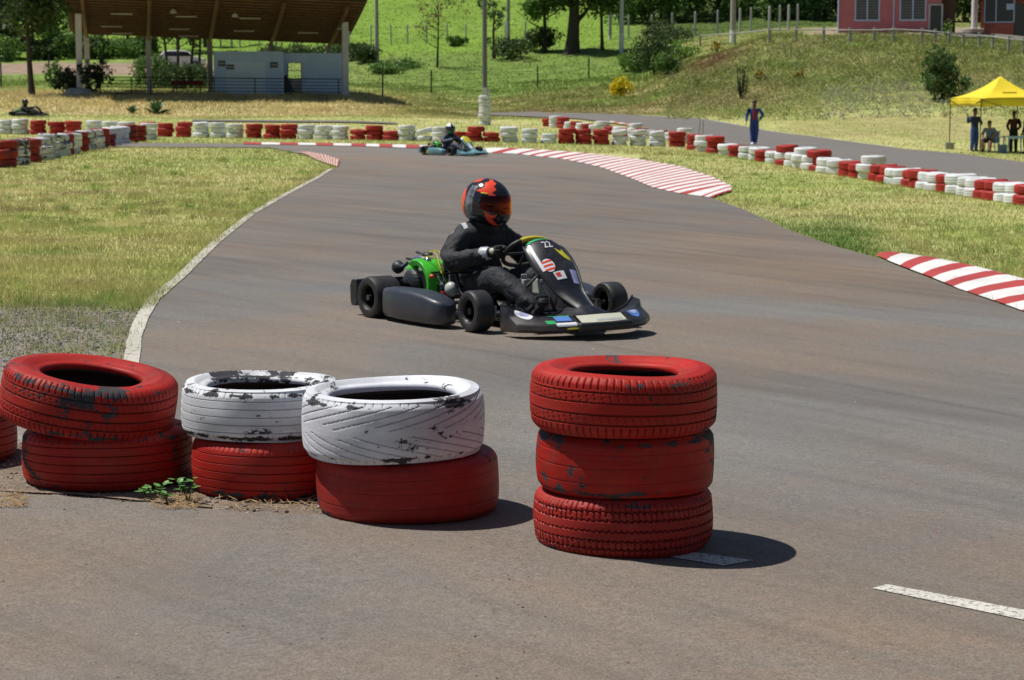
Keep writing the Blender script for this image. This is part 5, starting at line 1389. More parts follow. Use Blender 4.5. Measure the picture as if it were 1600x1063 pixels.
# scrub, tall weeds over the bank: uncountable
def weeds():
    r = np.random.default_rng(9); n = 5200
    Y = r.uniform(106, 140, n); px = r.uniform(1040, 1640, n); X = (px-800)/3200*Y; Z = ter(X, Y)
    m = r.integers(8, 18, n); idx = np.repeat(np.arange(n), m); N = len(idx); h = .22+.45*r.random(n)**1.5
    P = np.stack([X[idx], Y[idx], Z[idx]], -1)+r.normal(size=(N, 3))*np.array([.14, .14, .0]); P[:, 2] += h[idx]*r.random(N)
    cols = np.array([(.13,.20,.035), (.30,.27,.10), (.09,.15,.03), (.42,.40,.26), (.22,.26,.05)]); c = (cols[r.integers(0, 5, n)][idx]*.55+gcol(X, Y)[idx]*.5)*r.uniform(.85, 1.15, (N, 1))
    pale = (px > 1280) & (px < 1470) & (Y < 118); c[pale[idx]] = np.array((.36,.36,.25))*r.uniform(.6, 1.2, (pale[idx].sum(), 1))
    a = r.normal(size=(N, 3)); a[:, 2] += 1.2; a /= np.linalg.norm(a, axis=1)[:, None]; b = np.cross(a, r.normal(size=(N, 3))); b /= np.linalg.norm(b, axis=1)[:, None]
    s = r.uniform(.04, .11, (N, 1)); V = np.stack([P-a*s*.7, P+b*s*.3, P+a*s*.7, P-b*s*.3], 1).reshape(-1, 3)
    o = fast_mesh('weeds', V, np.arange(4*N).reshape(-1, 4), m_leaf, np.repeat(c, 4, 0)); tag(o, 'tall mixed weeds and scrub covering the bank on the right', 'weeds', kind='stuff')
weeds()
# right-hand wood behind the posts and around the houses
W_ = 'trees of the wood behind the concrete posts'
for i, (px, Y, H, cr, c0, col, lab) in enumerate([(985,202,9,4.0,.05,MG,'leafy tree at the left end of the wood behind the posts'), (1030,206,10,4.2,.03,MG,'mid green tree second from the left in the wood'), (1075,200,9,4.0,.02,MG,'full green tree in the middle of the wood above the guard fence'), (1118,206,10,4.2,.02,MG,'green tree left of the tall concrete pole'),
    (1165,202,10,4.0,.02,MG,'mid green tree right of the tall concrete pole'), (1205,198,9,3.8,.02,MG,'green tree behind the closely spaced white posts'), (1245,196,9,3.8,.02,(.09,.18,.07),'bluish green tree left of the pink house'), (1285,200,10,4.0,.02,DG,'very dark tree touching the left side of the pink house'),
    (1340,200,12,4.5,.1,DG,'dark tree behind the pink house'), (1440,198,11,4.5,.1,DG,'dark tree behind the brown end of the pink house'), (1500,196,10,4.0,.04,DG,'dark tree behind the thick white pole'), (1545,200,10,4.0,.04,MG,'tree behind the small brick building'), (1592,196,10,4.0,.04,DG,'dark tree at the upper right corner of the photo'), (1640,198,10,4,.04,MG,'tree beyond the upper right corner')]):
    tree(px, 0, H, cr, lab, col, 5200, .36, crown=(c0, 1.0), seed=140+i, group=W_, Y=Y, r0=.16, nb=12)
# upper meadow edge trees and distant wood
for i, (px, Y, lab) in enumerate([(600,262,'small dark tree on the skyline meadow above the utility pole'), (655,266,'dark tree at the top edge of the meadow, left of the lamp pole'), (720,262,'dark tree at the top of the meadow beside the lamp pole'), (770,258,'dark leafy tree behind the lamp pole')]):
    tree(px, 0, 6, 3.0, lab, DG, 2200, .4, crown=(.1, 1.0), seed=170+i, group='trees at the top of the meadow', Y=Y)
def far_wood():
    r = np.random.default_rng(3); bl = []
    for k in range(150):
        Y = r.uniform(290, 330); px = r.uniform(-250, 1850); X = (px-800)/3200*Y; rad = r.uniform(3, 5.5); bl.append(((X, Y, tz(X, Y)+rad*1.0), (rad, rad, rad*1.1)))
    o = leaves('far_wood', bl, 30000, .9, DG, seed=5); tag(o, 'far wood closing the hilltop behind the meadow', 'wood', kind='stuff')
far_wood()

# ------------------------------------------------------------------ poles and posts
def pole(px, py, H, r, mat, label, name='utility_pole', band=None, crossarm=True, Y=None, taper=.7, cap=None):
    P = gnd(px, py); T = empty(name, P, 0, label, 'pole')
    MB().tube([(0, 0, -.3), (0, 0, H)], [r, r*taper], 14).build('shaft', mat, T, smooth=True)
    if band: MB().tube([(0, 0, 0), (0, 0, band)], [r*1.05, r*1.03], 14).build('white_base', m_white, T, smooth=True)
    if crossarm:
        MB().box((0, 0, H-.6), (1.8, .09, .11)).build('crossarm', m_wood, T)
        for x in (-.8, -.4, .4, .8): MB().lathe([(.001, 0), (.04, .01), (.025, .06), (.05, .09), (.001, .16)], 10, M=Matrix.Translation((x, 0, H-.545))).build('insulator', m_white, T, smooth=True)
    return T
pole(589, 97, 9, .20, m_concg, 'tall pale utility pole just right of the grandstand', taper=.6)
pole(794, 66, 9, .19, m_concg, 'grey utility pole behind the lamp pole')
pole(953, 62, 9, .17, m_concg, 'brownish utility pole left of the white-based pole', band=.3)
pole(971, 82, 9, .20, m_conc, 'white utility pole with white base left of the bank bushes', band=1.6)
pole(1145, 66, 9, .24, m_concg, 'grey concrete pole with white base at the top of the bank', band=.9)
T = pole(1522, 52, 8, .26, m_white, 'thick white pole standing in a round planter by the houses', taper=.85)
MB().lathe([(1.05, 0), (1.05, .30), (.9, .34), (.9, .22), (.001, .22)], 26).build('round_planter', m_concg, T, smooth=True)
# lamp pole wrapped in tyres
P = gnd(757.5, 196); T = empty('lamp_pole', P, 0, 'tall dark grey floodlight pole rising out of a column of white tyres', 'lamp pole')
MB().tube([(0, 0, 0), (0, 0, 11)], [.13, .09], 16).build('shaft', M_('grey_pole_paint', (.13,.13,.14), .5, var=.2), T, smooth=True)
b = MB(); b.box((0, -.14, 1.65), (.22, .14, .34)); b.box((.20, -.12, 1.62), (.16, .10, .16)); b.build('switch_box', m_conc, T, bevel=.01)
MB().box((0, 0, 10.9), (1.6, .1, .1)).build('lamp_arm', m_dark, T)
for x in (-.6, .6): MB().box((x, -.12, 10.75), (.4, .22, .3)).build('floodlight', m_dark, T, bevel=.02)
stack(P, 'WWWW', 1, 'column round the lamp pole', 'white tyres round the lamp pole'); lampidx = 4
z0 = P.z+.183*4*1.0
for k in range(4):
    rr = random.Random(k+5); o = bpy.data.objects.new('tyre', FT['W'][k % 3]); COL.objects.link(o); o.location = (P.x+rr.uniform(-.03, .03), P.y, z0+.09+.182*k); o.rotation_euler = (0, math.radians(rr.uniform(-3, 3)), k)
    tag(o, 'white tyre, %s of the eight round the lamp pole' % ('fifth from the bottom', 'sixth from the bottom', 'second from the top', 'topmost')[k], 'tyre', 'white tyres round the lamp pole')
# concrete fence posts
def posts(pts, H, r, mat, label, group, name='fence_post', Y=None, cat_='post', lab=None):
    proto = None; pts = list(pts)
    for i, (px, py) in enumerate(pts):
        P = gnd(px, py)
        if proto is None:
            m = MB(); m.box((0, 0, H/2-.1), (r*2, r*2, H+.2)); m.tube([(0, 0, H-.02), (0, -.0, H+.10)], [r*.9, r*.5], 6); proto = m.build(name, mat, bevel=.01); o = proto
        else: o = proto.copy(); COL.objects.link(o)
        o.location = P; o.rotation_euler = (0, 0, .1*math.sin(i*3)); tag(o, f'{label}, {ordinal(i+1)} from the left', cat_, group)
posts([(580,70),(611,70),(637,69),(667,68),(699,68),(728,68),(790,66),(821,64),(853,62)], 1.75, .065, m_conc, 'pale concrete post at the foot of the bright meadow', 'concrete posts of the meadow fence')
posts([(345,74),(362,74),(375,75),(405,73),(432,74),(460,74),(505,72)], 1.6, .07, m_conc, 'pale post of the meadow fence seen under the grandstand roof', 'posts seen under the grandstand roof')
posts([(982,60),(1018,59),(1050,57),(1086,55),(1121,53),(1156,51),(1173,50),(1202,50),(1218,49),(1232,47),(1246,46)], 2.0, .085, m_conc, 'pale concrete post in front of the wood', 'concrete posts before the wood')
posts([(598,152),(674,146),(840,138),(920,123)], 1.5, .05, m_dark, 'thin dark post of the wire fence on the green slope', 'dark wire fence posts on the slope')
posts([(2,138),(77,122),(160,121)], 1.7, .05, m_dark, 'thin dark post of the wire fence beside the lane', 'dark fence posts by the lane')
# wire strands
def wire(pts, zs, name, label, r=.008):
    P = [gnd(*p) for p in pts]; mb = MB()
    for z in zs: mb.tube([p+Vector((0, 0, z)) for p in P], r, 4, cap=False)
    tag(mb.build(name, m_dark), label, 'fence wire')
wire([(560,152),(598,152),(674,146),(757,140),(840,138),(920,123)], (.4,.8,1.2,1.4), 'fence_wire', 'thin wire strands strung along the dark posts on the slope')
wire([(580,70),(611,70),(667,68),(728,68),(790,66),(853,62)], (.5,1.0,1.5), 'fence_wire', 'thin wire strands strung along the pale meadow posts')
# guard fence at the top of the bank
T = empty('guard_fence', gnd(1094, 70), 0, 'low guard fence of dark posts and one long rail along the top of the bank', 'fence'); O = Vector(T.location)
gp = [(1094,72,3),(1148,70,3),(1202,66,4),(1244,66,4),(1287,66,4),(1328,67,4),(1366,67,3.4),(1396,66,3.2),(1441,68,4),(1461,70,4),(1483,72,4),(1505,74,4),(1530,76,4),(1551,78,4),(1576,82,4),(1599,84,4),(1630,88,4)]
tops = []
for px, py, w in gp:
    P = gnd(px, py); MB().box((0, 0, .45), (.17, .17, 1.1)).build('post', m_concg, T, loc=P-O, bevel=.01); tops.append(P-O+Vector((0, -.11, .82)))
mb = MB()
for a, b in zip(tops, tops[1:]): mb.tube([a, b], .05, 6)
mb.build('rail', m_concg, T, smooth=True)

# ------------------------------------------------------------------ pink house and brick building
PH = Vector(((1305-800)/3200*156, 156, tz((1305-800)/3200*156, 156)-.1)); S_ = 156/3200
T = empty('pink_house', PH, math.radians(-10), 'long pink house with louvred windows on top of the hill', 'house')
wd = (1460-1305)*S_
win = [(25, 61, 23, 62), (93, 131, 23, 62)]; door = (138, 155, 0, 45)
H = 4.2
def wall_with_holes(mb, W, H, holes, th=.2):
    xs = sorted({0, W, *[h[0] for h in holes], *[h[1] for h in holes]}); zs = sorted({0, H, *[h[2] for h in holes], *[h[3] for h in holes]})
    for i in range(len(xs)-1):
        for j in range(len(zs)-1):
            cx, cz = (xs[i]+xs[i+1])/2, (zs[j]+zs[j+1])/2
            if any(h[0] < cx < h[1] and h[2] < cz < h[3] for h in holes): continue
            mb.box((cx, th/2, cz), (xs[i+1]-xs[i], th, zs[j+1]-zs[j]))
holes = [tuple(v*S_ for v in h) for h in win+[door]]
w_ = MB(); wall_with_holes(w_, wd, H, holes)
import bmesh
def clean(o):
    bm = bmesh.new(); bm.from_mesh(o.data); bmesh.ops.remove_doubles(bm, verts=bm.verts, dist=1e-4)
    kill = [f for f in bm.faces if len([g for g in bm.faces if g is not f and (g.calc_center_median()-f.calc_center_median()).length < 1e-4])] if len(bm.faces) < 400 else []
    bmesh.ops.delete(bm, geom=kill, context='FACES'); bm.to_mesh(o.data); bm.free()
o = w_.build('wall', m_pink, T); clean(o)
sd = MB(); sd.box((.1, 3.2, H/2), (.2, 6, H)); sd.box((wd/2, 6.3, H/2), (wd, .2, H)); sd.build('side_wall', m_pink, T)
rf = MB(); rf.loft([[(-.6, -.7, H), (wd+1.6, -.7, H), (wd+1.6, -.7, H+.12), (-.6, -.7, H+.12)], [(-.6, 3.2, H+1.4), (wd+1.6, 3.2, H+1.4), (wd+1.6, 3.2, H+1.52), (-.6, 3.2, H+1.52)], [(-.6, 7, H), (wd+1.6, 7, H), (wd+1.6, 7, H+.12), (-.6, 7, H+.12)]]); rf.build('roof', m_rooft, T)
for h in holes[:2]:
    f = MB(); x0, x1, z0, z1 = h
    for a, b in (((x0+x1)/2, z0), ((x0+x1)/2, z1)): f.box((a, .06, b), (x1-x0+.16, .16, .10))
    for a in (x0, (x0+x1)/2, x1): f.box((a, .065, (z0+z1)/2), (.09, .15, z1-z0-.10))
    F_ = f.build('window', m_hut, T); s_ = MB()
    for side in (0, 1):
        cx = x0+(x1-x0)*(.25+.5*side)
        for k in range(9): s_.box((cx, .10, z0+.12+(z1-z0-.2)*k/8.5), ((x1-x0)/2-.10, .07, .14))
    s_.build('louvres', m_slat, F_); MB().box(((x0+x1)/2, .17, (z0+z1)/2), (x1-x0, .01, z1-z0)).build('pane', m_glass, F_)
x0, x1, _, z1 = holes[2]; f = MB(); f.box((x0-.05, .02, z1/2), (.12, .22, z1)); f.box((x1+.05, .02, z1/2), (.12, .22, z1)); f.box(((x0+x1)/2, .02, z1+.05), (x1-x0+.22, .22, .10)); D_ = f.build('door_frame', m_conc, T)
MB().box(((x0+x1)/2, .16, z1/2), (x1-x0, .02, z1)).build('door', m_glass, D_)
MB().tube([(83*S_, -.06, 0), (83*S_, -.06, H)], .05, 8).build('drain_pipe', m_hut, T, smooth=True); MB().tube([(-.05, -.06, 0), (-.05, -.06, H)], .05, 8).build('drain_pipe', m_hut, T, smooth=True)
e = MB(); e.box((wd+.55, 1.2, 1.9), (1.0, .12, 3.8)); e.box((wd+1.02, 3.6, 1.9), (.1, 4.7, 3.8)); e.build('brown_end_wall', m_brown, T)
BH = Vector(((1530-800)/3200*160, 160, tz((1530-800)/3200*160, 160)-.05)); S2 = 160/3200
T = empty('brick_kiosk', BH, math.radians(-12), 'small red brick building with glazed upper front and dark door at the upper right', 'building')
MB().box((22*S2, .1, .48), (44*S2, .2, .96)).build('brick_wall', m_brick, T)
g_ = MB(); g_.box((22*S2, .12, 1.9), (43*S2, .04, 1.8)); GG = g_.build('glazing', m_glass, T)
f = MB()
for x in (0, 17, 44): f.box((x*S2, .08, 1.95), (.09, .12, 1.9))
for z in (1.03, 2.86): f.box((22*S2, .08, z), (44*S2-.1, .13, .08))
f.box((38*S2, .06, 2.2), (.55, .04, .45)); f.build('window_frame', m_hut, GG)
MB().box((54*S2, .2, 1.2), (17*S2, .25, 2.5)).build('door', m_glass, T, bevel=.01)
MB().box((28*S2, 2.2, 3.1), (70*S2, 5, .15)).build('roof', m_rooft, T); MB().box((28*S2, 4.4, 1.5), (66*S2, .2, 3.0)).build('rear_wall', m_brick, T)
bush(1480, 61, .9, 1.6, 'young green shrub beside the doorway of the pink house', LG, 420, .13, 131); 

# ------------------------------------------------------------------ grandstand
A0 = gnd(130, 150); A1 = gnd(542, 151)
def setY(px, Y, z=None): X = (px-800)/3200*Y; return Vector((X, Y, tz(X, Y) if z is None else z))
A0 = setY(130, 126.); A1 = setY(542, 129.)
T = empty('grandstand', A0, 0, 'open grandstand shelter with brown timber roof on pale concrete columns', 'grandstand'); O = Vector(A0)
ud = (A1-A0); ud.z = 0; Ls = ud.length; ud.normalize(); vd = Vector((-ud.y, ud.x, 0))      # along the front, and backwards
def gp_(s, b, z): return ud*s*Ls+vd*b+Vector((0, 0, z))
zr = lambda px, py, Y: at(px, py, Y).z-O.z
ztop0, ztop1 = zr(130, 22, 126), zr(542, 35, 129)
for s, zt in ((0, ztop0), (1, ztop1)):
    p = gp_(s, 0, 0); m = MB(); gz = tz(O.x+p.x, O.y+p.y)-O.z
    m.box((p.x, p.y, (zt+gz-.3)/2), (.38, .38, zt-gz+.3), rz=math.atan2(ud.y, ud.x)); m.build('column', m_conc, T, bevel=.015)
p = gp_(0, 0, 0); mb = MB(); mb.lathe([(1.0, -.3), (1.0, .12), (.8, .35), (.5, .42), (.001, .42)], 14, M=Matrix.Translation(p)); mb.build('footing', m_concg, T, smooth=True)
BK = 8.0
RZ = lambda s: at(150, 57, 134).z-O.z-.55*s
for k, s in enumerate((0.02, .262, .505, .75, .985)):
    # curved rib from the rear column up and forwards over the seats
    def rib(t):
        return gp_(s, BK-12*t, RZ(s)+2.0*t**1.2)
    MB().tube([rib(t) for t in np.linspace(0, 1, 14)], .12, 8).build('rib', m_wood, T, smooth=True)
    q = rib(0); gz = tz(O.x+q.x, O.y+q.y)-O.z
    m = MB(); m.box((q.x, q.y, (q.z+gz-.3)/2), (.34, .34, q.z-gz+.3), rz=math.atan2(ud.y, ud.x)); m.build('rear_column', m_conc if k < 2 else m_concg, T, bevel=.015)
def roofp(s, t, dz=.30):
    return gp_(s, BK+.5-13*t, RZ(s)-.05+dz+2.12*max(0, t)**1.2)
mb = MB(); mb.grid(lambda a, b: roofp(-.045+1.10*a, b, .34), 24, 16); mb.grid(lambda a, b: roofp(-.045+1.10*a, b, .44), 24, 16)
for e in (0, 1): mb.grid(lambda a, b: roofp(-.045+1.10*e, a, .34+.10*b), 16, 1); mb.grid(lambda a, b: roofp(-.045+1.10*a, e, .34+.10*b), 24, 1)
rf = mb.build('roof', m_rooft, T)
for t in np.linspace(.01, .99, 19):
    mb = MB(); a, b = roofp(-.03, t, .25), roofp(1.045, t, .25); mb.tube([a, b], .055, 6); mb.build('purlin', m_wood, T)
m_lamp = M_('lamp_housing', (.45,.44,.40), .5, var=.1)
for s, t in ((.12,.30),(.38,.30),(.63,.32),(.88,.34),(.16,.60),(.40,.60),(.64,.62),(.16,.12),(.42,.12)):
    p = roofp(s, t, .13); mb = MB(); mb.box(p, (1.3, .12, .07), rz=math.atan2(ud.y, ud.x)); mb.build('tube_lamp', m_lamp, T)
for s, t in ((.35,.75),(.58,.72),(.99,.55)):
    p = roofp(s, t, .0); mb = MB(); mb.lathe([(.22,-.12),(.16,.05),(.05,.14),(.001,.16)], 14, M=Matrix.Translation(p)); mb.build('bell_lamp', m_conc, T, smooth=True)
MB().tube([roofp(1.03,.48,.0), roofp(1.03,.48,-.85)], .05, 8).build('hanging_tube', m_conc, T, smooth=True)
# railing with horizontal bars, between the columns
T = empty('railing', A0, 0, 'dark steel railing with horizontal bars in front of the grandstand and hut', 'railing')
def rb(s, z): p = gp_(s, .35, 0); return Vector((p.x, p.y, (A1.z-A0.z)*s-.02+z))
mb = MB()
for z in (.12, .32, .52, .72, .92, 1.12): mb.tube([rb(s, z) for s in np.linspace(.075, .985, 20)], .022 if z < 1 else .032, 5)
mb.build('bars', m_dark, T)
for s in (.075, .19, .262, .36, .50, .655, .79, .975): MB().tube([rb(s, 0), rb(s, 1.12 if s != .075 else 2.3)], .035, 6).build('post', m_dark, T)
# blue hut under the roof
HT = setY(338, 130.5); HT.z -= .05; rz = math.radians(7)
T = empty('blue_hut', HT, rz, 'pale blue walled hut with flat top and open doorway inside the grandstand', 'hut'); sc = 127.5/3200+.0012
def hx(px): return (px-338)*sc
Hh = at(390, 81, HT.y+1).z-HT.z
m = MB(); m.box((hx(391.5), .1, Hh/2), (hx(445)-hx(338), .2, Hh)); m.box((hx(338)+.1, 1.6, Hh/2), (.2, 2.8, Hh)); m.build('front_wall', m_hut, T)
m = MB(); rx0 = hx(445)
wall_with_holes(m, hx(537)-rx0, Hh-.08, [(.28, 1.12, -.01, 2.05)]); m.v = [(x+rx0, y+.62, z) for x, y, z in m.v]; o = m.build('recessed_wall', m_hut, T); clean(o)
MB().box((rx0-.1, .42, Hh/2), (.198, .42, Hh-.02)).build('return_wall', m_hut, T)
MB().box((hx(386.5), -.012, 1.03), (hx(417)-hx(356), .03, 2.1)).build('white_panel', m_hut2, T, bevel=.004)
MB().box((hx(443), -.015, 1.0), (.14, .03, 2.05)).build('white_strip', m_hut2, T)
f = MB(); x0, x1 = rx0+.28, rx0+1.12
for x in (x0, x1): f.box((x, .60, 1.03), (.06, .16, 2.06))
for z in (2.06, 1.55, 1.05): f.box(((x0+x1)/2, .60, z), (x1-x0-.06, .14, .05))
DF = f.build('door_frame', m_concg, T); MB().box(((x0+x1)/2, .63, .52), (x1-x0-.06, .04, 1.0)).build('lower_panel', m_concg, DF)
m = MB(); m.loft([[(x0-.30, .30, 0), (x0+.45, .30, 0), (x0+.45, .36, 0), (x0-.30, .36, 0)], [(x0-.38, .50, 1.25), (x0-.1, .50, 1.25), (x0-.1, .56, 1.25), (x0-.38, .56, 1.25)]])
tag(m.build('leaning_board', m_dark), 'dark board leaning beside the hut doorway', 'board'); bd = bpy.data.objects['leaning_board']; bd.location = HT; bd.rotation_euler = (0, 0, rz)
m_signw = M_('sign_letters', (.45,.47,.45), .6, bump=0)
def sign_marks(par, cx, cz, w, n, y):
    mb = MB(); rr = random.Random(int(cx*100))
    for k in range(n): mb.box((cx-w/2+w*(k+.5)/n, y, cz), (w/n*.55, .006, .09+.03*rr.random()))
    mb.build('lettering', m_signw, par)
for a, b, c, d, txt in ((345,356,95,104,0), (357,369,101,109,1), (424,436,97,106,0)):
    cx = hx((a+b)/2); cz = Hh-( (c+d)/2-80.5)*.0400; w = (b-a)*sc; h = (d-c)*.040
    s_ = MB().box((cx, -.035, cz), (w, .04, h)).build('sign', m_glass, T, bevel=.004); sign_marks(s_, cx, cz, w*.8, 5, -.058)

# white car parked behind, seen under the roof
CP = setY(287, 168.); T = empty('parked_car', CP, math.radians(4), 'white hatchback car parked on the lane behind the thin trees', 'car')
mb = MB(); secs = []
prof = [(-1.95,.35),(-1.98,.62),(-1.90,.88),(-1.70,.98),(-1.35,1.40),(-.9,1.48),(.35,1.48),(.75,1.36),(1.15,1.0),(1.75,.90),(1.96,.74),(1.98,.40),(1.7,.24),(-1.7,.24)]
for y, k in ((-.80,.93),(-.84,.97),(-.78,1.0),(.78,1.0),(.84,.97),(.80,.93)):
    secs.append([(x*(1 if z < .9 else (.97 if abs(y) < .8 else .93)), y*(1 if z < 1 else .86), z*(k if z > .9 else 1)) for x, z in prof])
mb.loft(secs); mb.build('body', m_white, T, smooth=True, bevel=.03)
for sdd in (-1, 1):
    g_ = MB(); g_.loft([[(-1.22, sdd*.775, 1.0), (.95, sdd*.775, 1.0), (.62, sdd*.725, 1.34), (-1.05, sdd*.725, 1.34)], [(-1.22, sdd*.70, 1.0), (.95, sdd*.70, 1.0), (.62, sdd*.65, 1.34), (-1.05, sdd*.65, 1.34)]]); g_.build('side_window', m_glass, T)
g_ = MB(); g_.loft([[(1.14, -.6, .99), (1.14, .6, .99), (.76, .55, 1.38), (.76, -.55, 1.38)], [(1.20, -.6, 1.02), (1.20, .6, 1.02), (.80, .55, 1.41), (.80, -.55, 1.41)]]); g_.build('windscreen', m_glass, T)
for x in (-1.2, 1.25):
    for y in (-.78, .78):
        w_ = MB(); w_.lathe([(.001,-.09),(.20,-.09),(.30,-.08),(.32,0),(.30,.08),(.20,.09),(.001,.09)], 22, M=Matrix.Translation((x, y, .32)) @ Matrix.Rotation(PI/2, 4, 'X')); W2 = w_.build('wheel', m_rubber, T, smooth=True)
        MB().lathe([(.001,-.10),(.19,-.098),(.19,.098),(.001,.10)], 16, M=Matrix.Translation((x, y, .32)) @ Matrix.Rotation(PI/2, 4, 'X')).build('hubcap', m_chrome, W2, smooth=True)
for y in (-.62, .62): MB().ell((1.93, y, .72), (.08, .14, .08), 10, 8).build('headlight', m_glass, T, smooth=True)
# red seats heap behind railing
T = empty('bench', setY(296, 131.5), .2, 'low red bench half hidden behind the dark railing', 'bench')
m = MB(); m.box((0, 0, .45), (2.0, .42, .07)); m.build('seat', m_red_d, T, bevel=.01); m = MB(); m.box((0, .2, .72), (2.0, .06, .30)); m.build('backrest', m_red_d, T, bevel=.01)
for x in (-.85, .85): MB().box((x, 0, .21), (.08, .36, .42)).build('leg', m_dark, T)

# ------------------------------------------------------------------ yellow tent, chair, table, crate
TC = tent_pt(1557, 86.0); TC.z -= .0
T = empty('canopy_tent', TC, 0, 'yellow pop-up canopy tent on thin legs beside the far track', 'tent')
cr_ = [Vector((-1.16, -1.77, 0)), Vector((1.77, -1.16, 0)), Vector((1.16, 1.77, 0)), Vector((-1.77, 1.16, 0))]
cr_ = [c*1.02 for c in cr_]; ZE, ZP, ZV = 2.22, 3.15, 1.90
mb = MB(); apex = Vector((0, 0, ZP))
for i in range(4):
    a, b = cr_[i], cr_[(i+1) % 4]
    def q(u, v):
        e = a.lerp(b, u); p = e*(1-v)+Vector((0, 0, 0))*v; sag = -.16*math.sin(PI*v)*(1+.25*math.sin(PI*u))+.04*math.sin(PI*u)*(1-v)
        return Vector((p.x, p.y, ZE+(ZP-ZE)*v**.92+sag))
    mb.grid(q, 14, 12)
o = mb.build('canopy', m_yel, T, smooth=True, angle=25); so2 = o.modifiers.new('t', 'SOLIDIFY'); so2.thickness = .01
for i in range(4):
    a, b = cr_[i], cr_[(i+1) % 4]; vb = MB()
    vb.grid(lambda u, v: a.lerp(b, u)+Vector((0, 0, ZE-(ZE-ZV)*v+.02*math.sin(9*u*PI)*v*0+.04*math.sin(PI*u)))+((b-a).cross(Vector((0,0,1))).normalized()*(-.02+.03*math.sin(u*14+i)*v)), 16, 3)
    V_ = vb.build('valance', m_yel, o, smooth=True); t2 = V_.modifiers.new('t', 'SOLIDIFY'); t2.thickness = .008
mk = MB()
for k in range(9):
    a = cr_[0].lerp(cr_[1], .34+.035*k); mk.box((a.x*.66, a.y*.66-.012, ZE+(ZP-ZE)*.34**.92-.10), (.07, .012, .05), rz=.2)
mk.build('printed_lettering', M_('faded_print', (.40,.30,.05), .8, bump=0), o)
for i, c in enumerate(cr_):
    gz = tz(TC.x+c.x, TC.y+c.y)-TC.z; MB().tube([(c.x, c.y, gz), (c.x, c.y, ZE)], .022, 8).build('leg', m_dark, T, smooth=True)
fr = MB()
for i in range(4): fr.tube([cr_[i]+Vector((0, 0, ZE-.05)), cr_[(i+1) % 4]*.5+cr_[i]*.5+Vector((0,0,ZE-.5)), cr_[(i+1) % 4]+Vector((0, 0, ZE-.05))], .012, 5)
fr.build('folding_frame', m_dark, T)
c = cr_[3]; bz = tz(TC.x+c.x, TC.y+c.y); m = MB(); m.box((0, 0, .14), (.36, .20, .28)); m.box((0, -.105, .14), (.02, .02, .28))
tag(m.build('concrete_block', m_concg, bevel=.01, loc=(TC.x+c.x, TC.y+c.y-.05, bz)), 'grey concrete block weighing down the left leg of the yellow tent', 'block')
# chair
cp_ = tent_pt(1546, 85.15); T = empty('plastic_chair', cp_, -PI/2-.55, 'light blue plastic armchair with a seated person under the tent', 'chair')
MB().box((0, 0, .42), (.46, .46, .04)).build('seat', m_ltbl, T, bevel=.015)
m = MB(); m.grid(lambda a, b: Vector((-.22-.12*b-.03*math.sin(PI*a), -.23+.46*a, .44+.45*b)), 8, 6); o = m.build('backrest', m_ltbl, T, smooth=True); k = o.modifiers.new('t', 'SOLIDIFY'); k.thickness = .02
for x in (-.2, .2):
    for y in (-.2, .2): MB().tube([(x, y, .42), (x*1.15, y*1.15, 0)], [.03, .02], 8).build('leg', m_ltbl, T)
for y in (-.25, .25): MB().tube([(-.25, y, .64), (.15, y, .64), (.2, y, .42)], .02, 6).build('armrest', m_ltbl, T, smooth=True)
tp = tent_pt(1582, 84.7); T = empty('plastic_table', tp, .1, 'light blue plastic table at the front of the tent', 'table')
MB().box((0, 0, .71), (.85, .70, .04)).build('tabletop', m_ltbl, T, bevel=.012); MB().box((0, -.32, .66), (.80, .02, .07)).build('apron', m_ltbl, T)
for x in (-.36, .36):
    for y in (-.29, .29): MB().tube([(x, y, .70), (x*1.05, y*1.05, 0)], [.035, .022], 8).build('leg', m_ltbl, T)
cpp = tent_pt(1563, 84.5); T = empty('cool_box', cpp, 0, 'blue box with a tall loop handle standing left of the plastic table', 'box')
MB().box((0, 0, .18), (.34, .28, .36)).build('body', m_gblue, T, bevel=.02); MB().tube([(-.13, 0, .36), (-.13, 0, .60), (-.06, 0, .68), (.06, 0, .68), (.13, 0, .60), (.13, 0, .36)], .018, 8).build('handle', m_gblue, T, smooth=True)
# thin rods by the barrier
P = gnd(1092, 232); T = empty('marker_rod', P, 0, 'pair of thin rusty rods standing in the barrier beside the track', 'rod')
for x, tl in ((-.05, .09), (.12, .03)): MB().tube([(x, 0, 0), (x+tl, 0, 1.0)], .012, 5).build('rod', m_brown, T)

# ------------------------------------------------------------------ small weeds among the tyres
def weed(px, Y, label, n, s, seed):
    X = (px-800)/3200*Y; T = empty('weed', (X, Y, tz(X, Y)+.005), 0, label, 'weed', 'small weeds growing between the tyres'); rr = random.Random(seed); st = MB(); lf = MB()
    for k in range(n):
        a = rr.uniform(0, 6.28); L = s*rr.uniform(.5, 1); tip = Vector((math.cos(a)*L*.45, math.sin(a)*L*.3-.03, L)); st.tube([(0, 0, 0), tip*.55+Vector((0, 0, .01)), tip], [.0018, .0015, .001], 5)
        for q in range(3):
            c = tip*(1-.18*q); b = rr.uniform(0, 6.28); d = Vector((math.cos(b), math.sin(b), rr.uniform(-.1, .5))).normalized(); w = d.cross(Vector((0, 0, 1))).normalized(); ll = .030*rr.uniform(.7, 1.2)
            nz = Vector((0, 0, .003)); lf.add([c, c+d*ll*.3+w*ll*.34, c+d*ll*.7+w*ll*.30, c+d*ll, c+d*ll*.7-w*ll*.30, c+d*ll*.3-w*ll*.34, c+d*ll*.5-nz], [(0,1,6),(1,2,6),(2,3,6),(3,4,6),(4,5,6),(5,0,6)])
    st.build('stems', m_gstem, T); lf.build('leaves', m_gleaf, T)
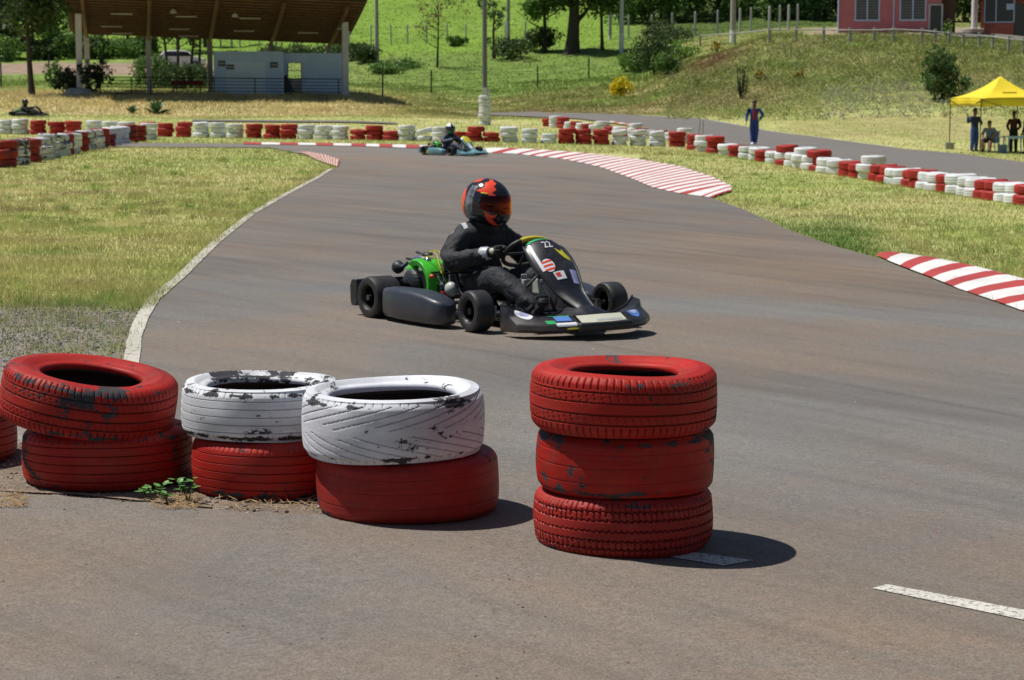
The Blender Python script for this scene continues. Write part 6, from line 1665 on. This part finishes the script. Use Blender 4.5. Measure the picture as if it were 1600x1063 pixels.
m_gstem = M_('green_stem', (.12,.20,.05), .6, bump=0); m_gleaf = M_('fresh_green_leaf', (.10,.26,.05), .5, var=.3, bump=0)
weed(286, 7.20, 'taller weed with round leaves between the wide red tyre and the ribbed one', 7, .10, 1); weed(238, 7.24, 'low weed growing against the front of the wide red tyre', 4, .07, 2); weed(252, 7.18, 'tiny weed lying at the base between the left tyres', 4, .05, 3); weed(218, 7.26, 'small weed in front of the wide red tyre, leftmost of the weeds', 4, .055, 4)
def straw():
    r = random.Random(4); mb = MB()
    for k in range(330):
        px = r.choice((r.uniform(-20, 30), r.uniform(225, 310), r.uniform(255, 300), r.uniform(330, 500))); Y = r.uniform(7.05, 7.3); X = (px-800)/3200*Y; z = tz(X, Y)+.012; a = r.uniform(0, PI); L = r.uniform(.008, .035)
        mb.tube([(X-math.cos(a)*L, Y-math.sin(a)*L, z), (X+math.cos(a)*L, Y+math.sin(a)*L, z+r.uniform(0, .012))], .0011, 4)
    tag(mb.build('dry_straw', m_drystalk), 'scattered dry straw and leaf litter at the feet of the tyres', 'litter', kind='stuff')
straw()
# ------------------------------------------------------------------ light, sky, camera
w = bpy.data.worlds.new('World'); scene.world = w; w.use_nodes = True
nt = w.node_tree; sky = nt.nodes.new('ShaderNodeTexSky'); sky.sky_type = 'NISHITA'; sky.sun_disc = False
L = Vector((.25, -.065, -.55)).normalized()        # direction the sunlight travels
toward = -L
elev = math.asin(toward.z); azim = math.atan2(toward.x, toward.y)   # clockwise from +Y
sky.sun_elevation = elev; sky.sun_rotation = azim; sky.air_density = 1.0; sky.dust_density = .6; sky.ozone_density = 1.2
bg = nt.nodes['Background']; bg.inputs['Strength'].default_value = .050
nt.links.new(sky.outputs[0], bg.inputs['Color'])
ld = bpy.data.lights.new('sun', 'SUN'); ld.energy = 4.7; ld.angle = math.radians(.5); ld.color = (1, .955, .88)
lo = bpy.data.objects.new('sun', ld); COL.objects.link(lo); lo.rotation_euler = L.to_track_quat('-Z', 'Y').to_euler(); lo.location = (-20, 10, 50)
cd = bpy.data.cameras.new('camera'); co = bpy.data.objects.new('camera', cd); COL.objects.link(co)
cd.sensor_fit = 'HORIZONTAL'; cd.sensor_width = 36; cd.lens = 72; cd.clip_start = .1; cd.clip_end = 2000
co.location = (0, 0, CAMZ); co.rotation_euler = (PI/2-PITCH, 0, 0)
cd.dof.use_dof = True; cd.dof.focus_distance = 7.4; cd.dof.aperture_fstop = 11
scene.camera = co
scene.view_settings.view_transform = 'Standard'; scene.view_settings.look = 'None'
scene.view_settings.exposure = .08; scene.view_settings.gamma = 1
scene.render.engine = 'CYCLES'
scene.cycles.max_bounces = 6; scene.cycles.transparent_max_bounces = 6
scene.cycles.use_denoising = True
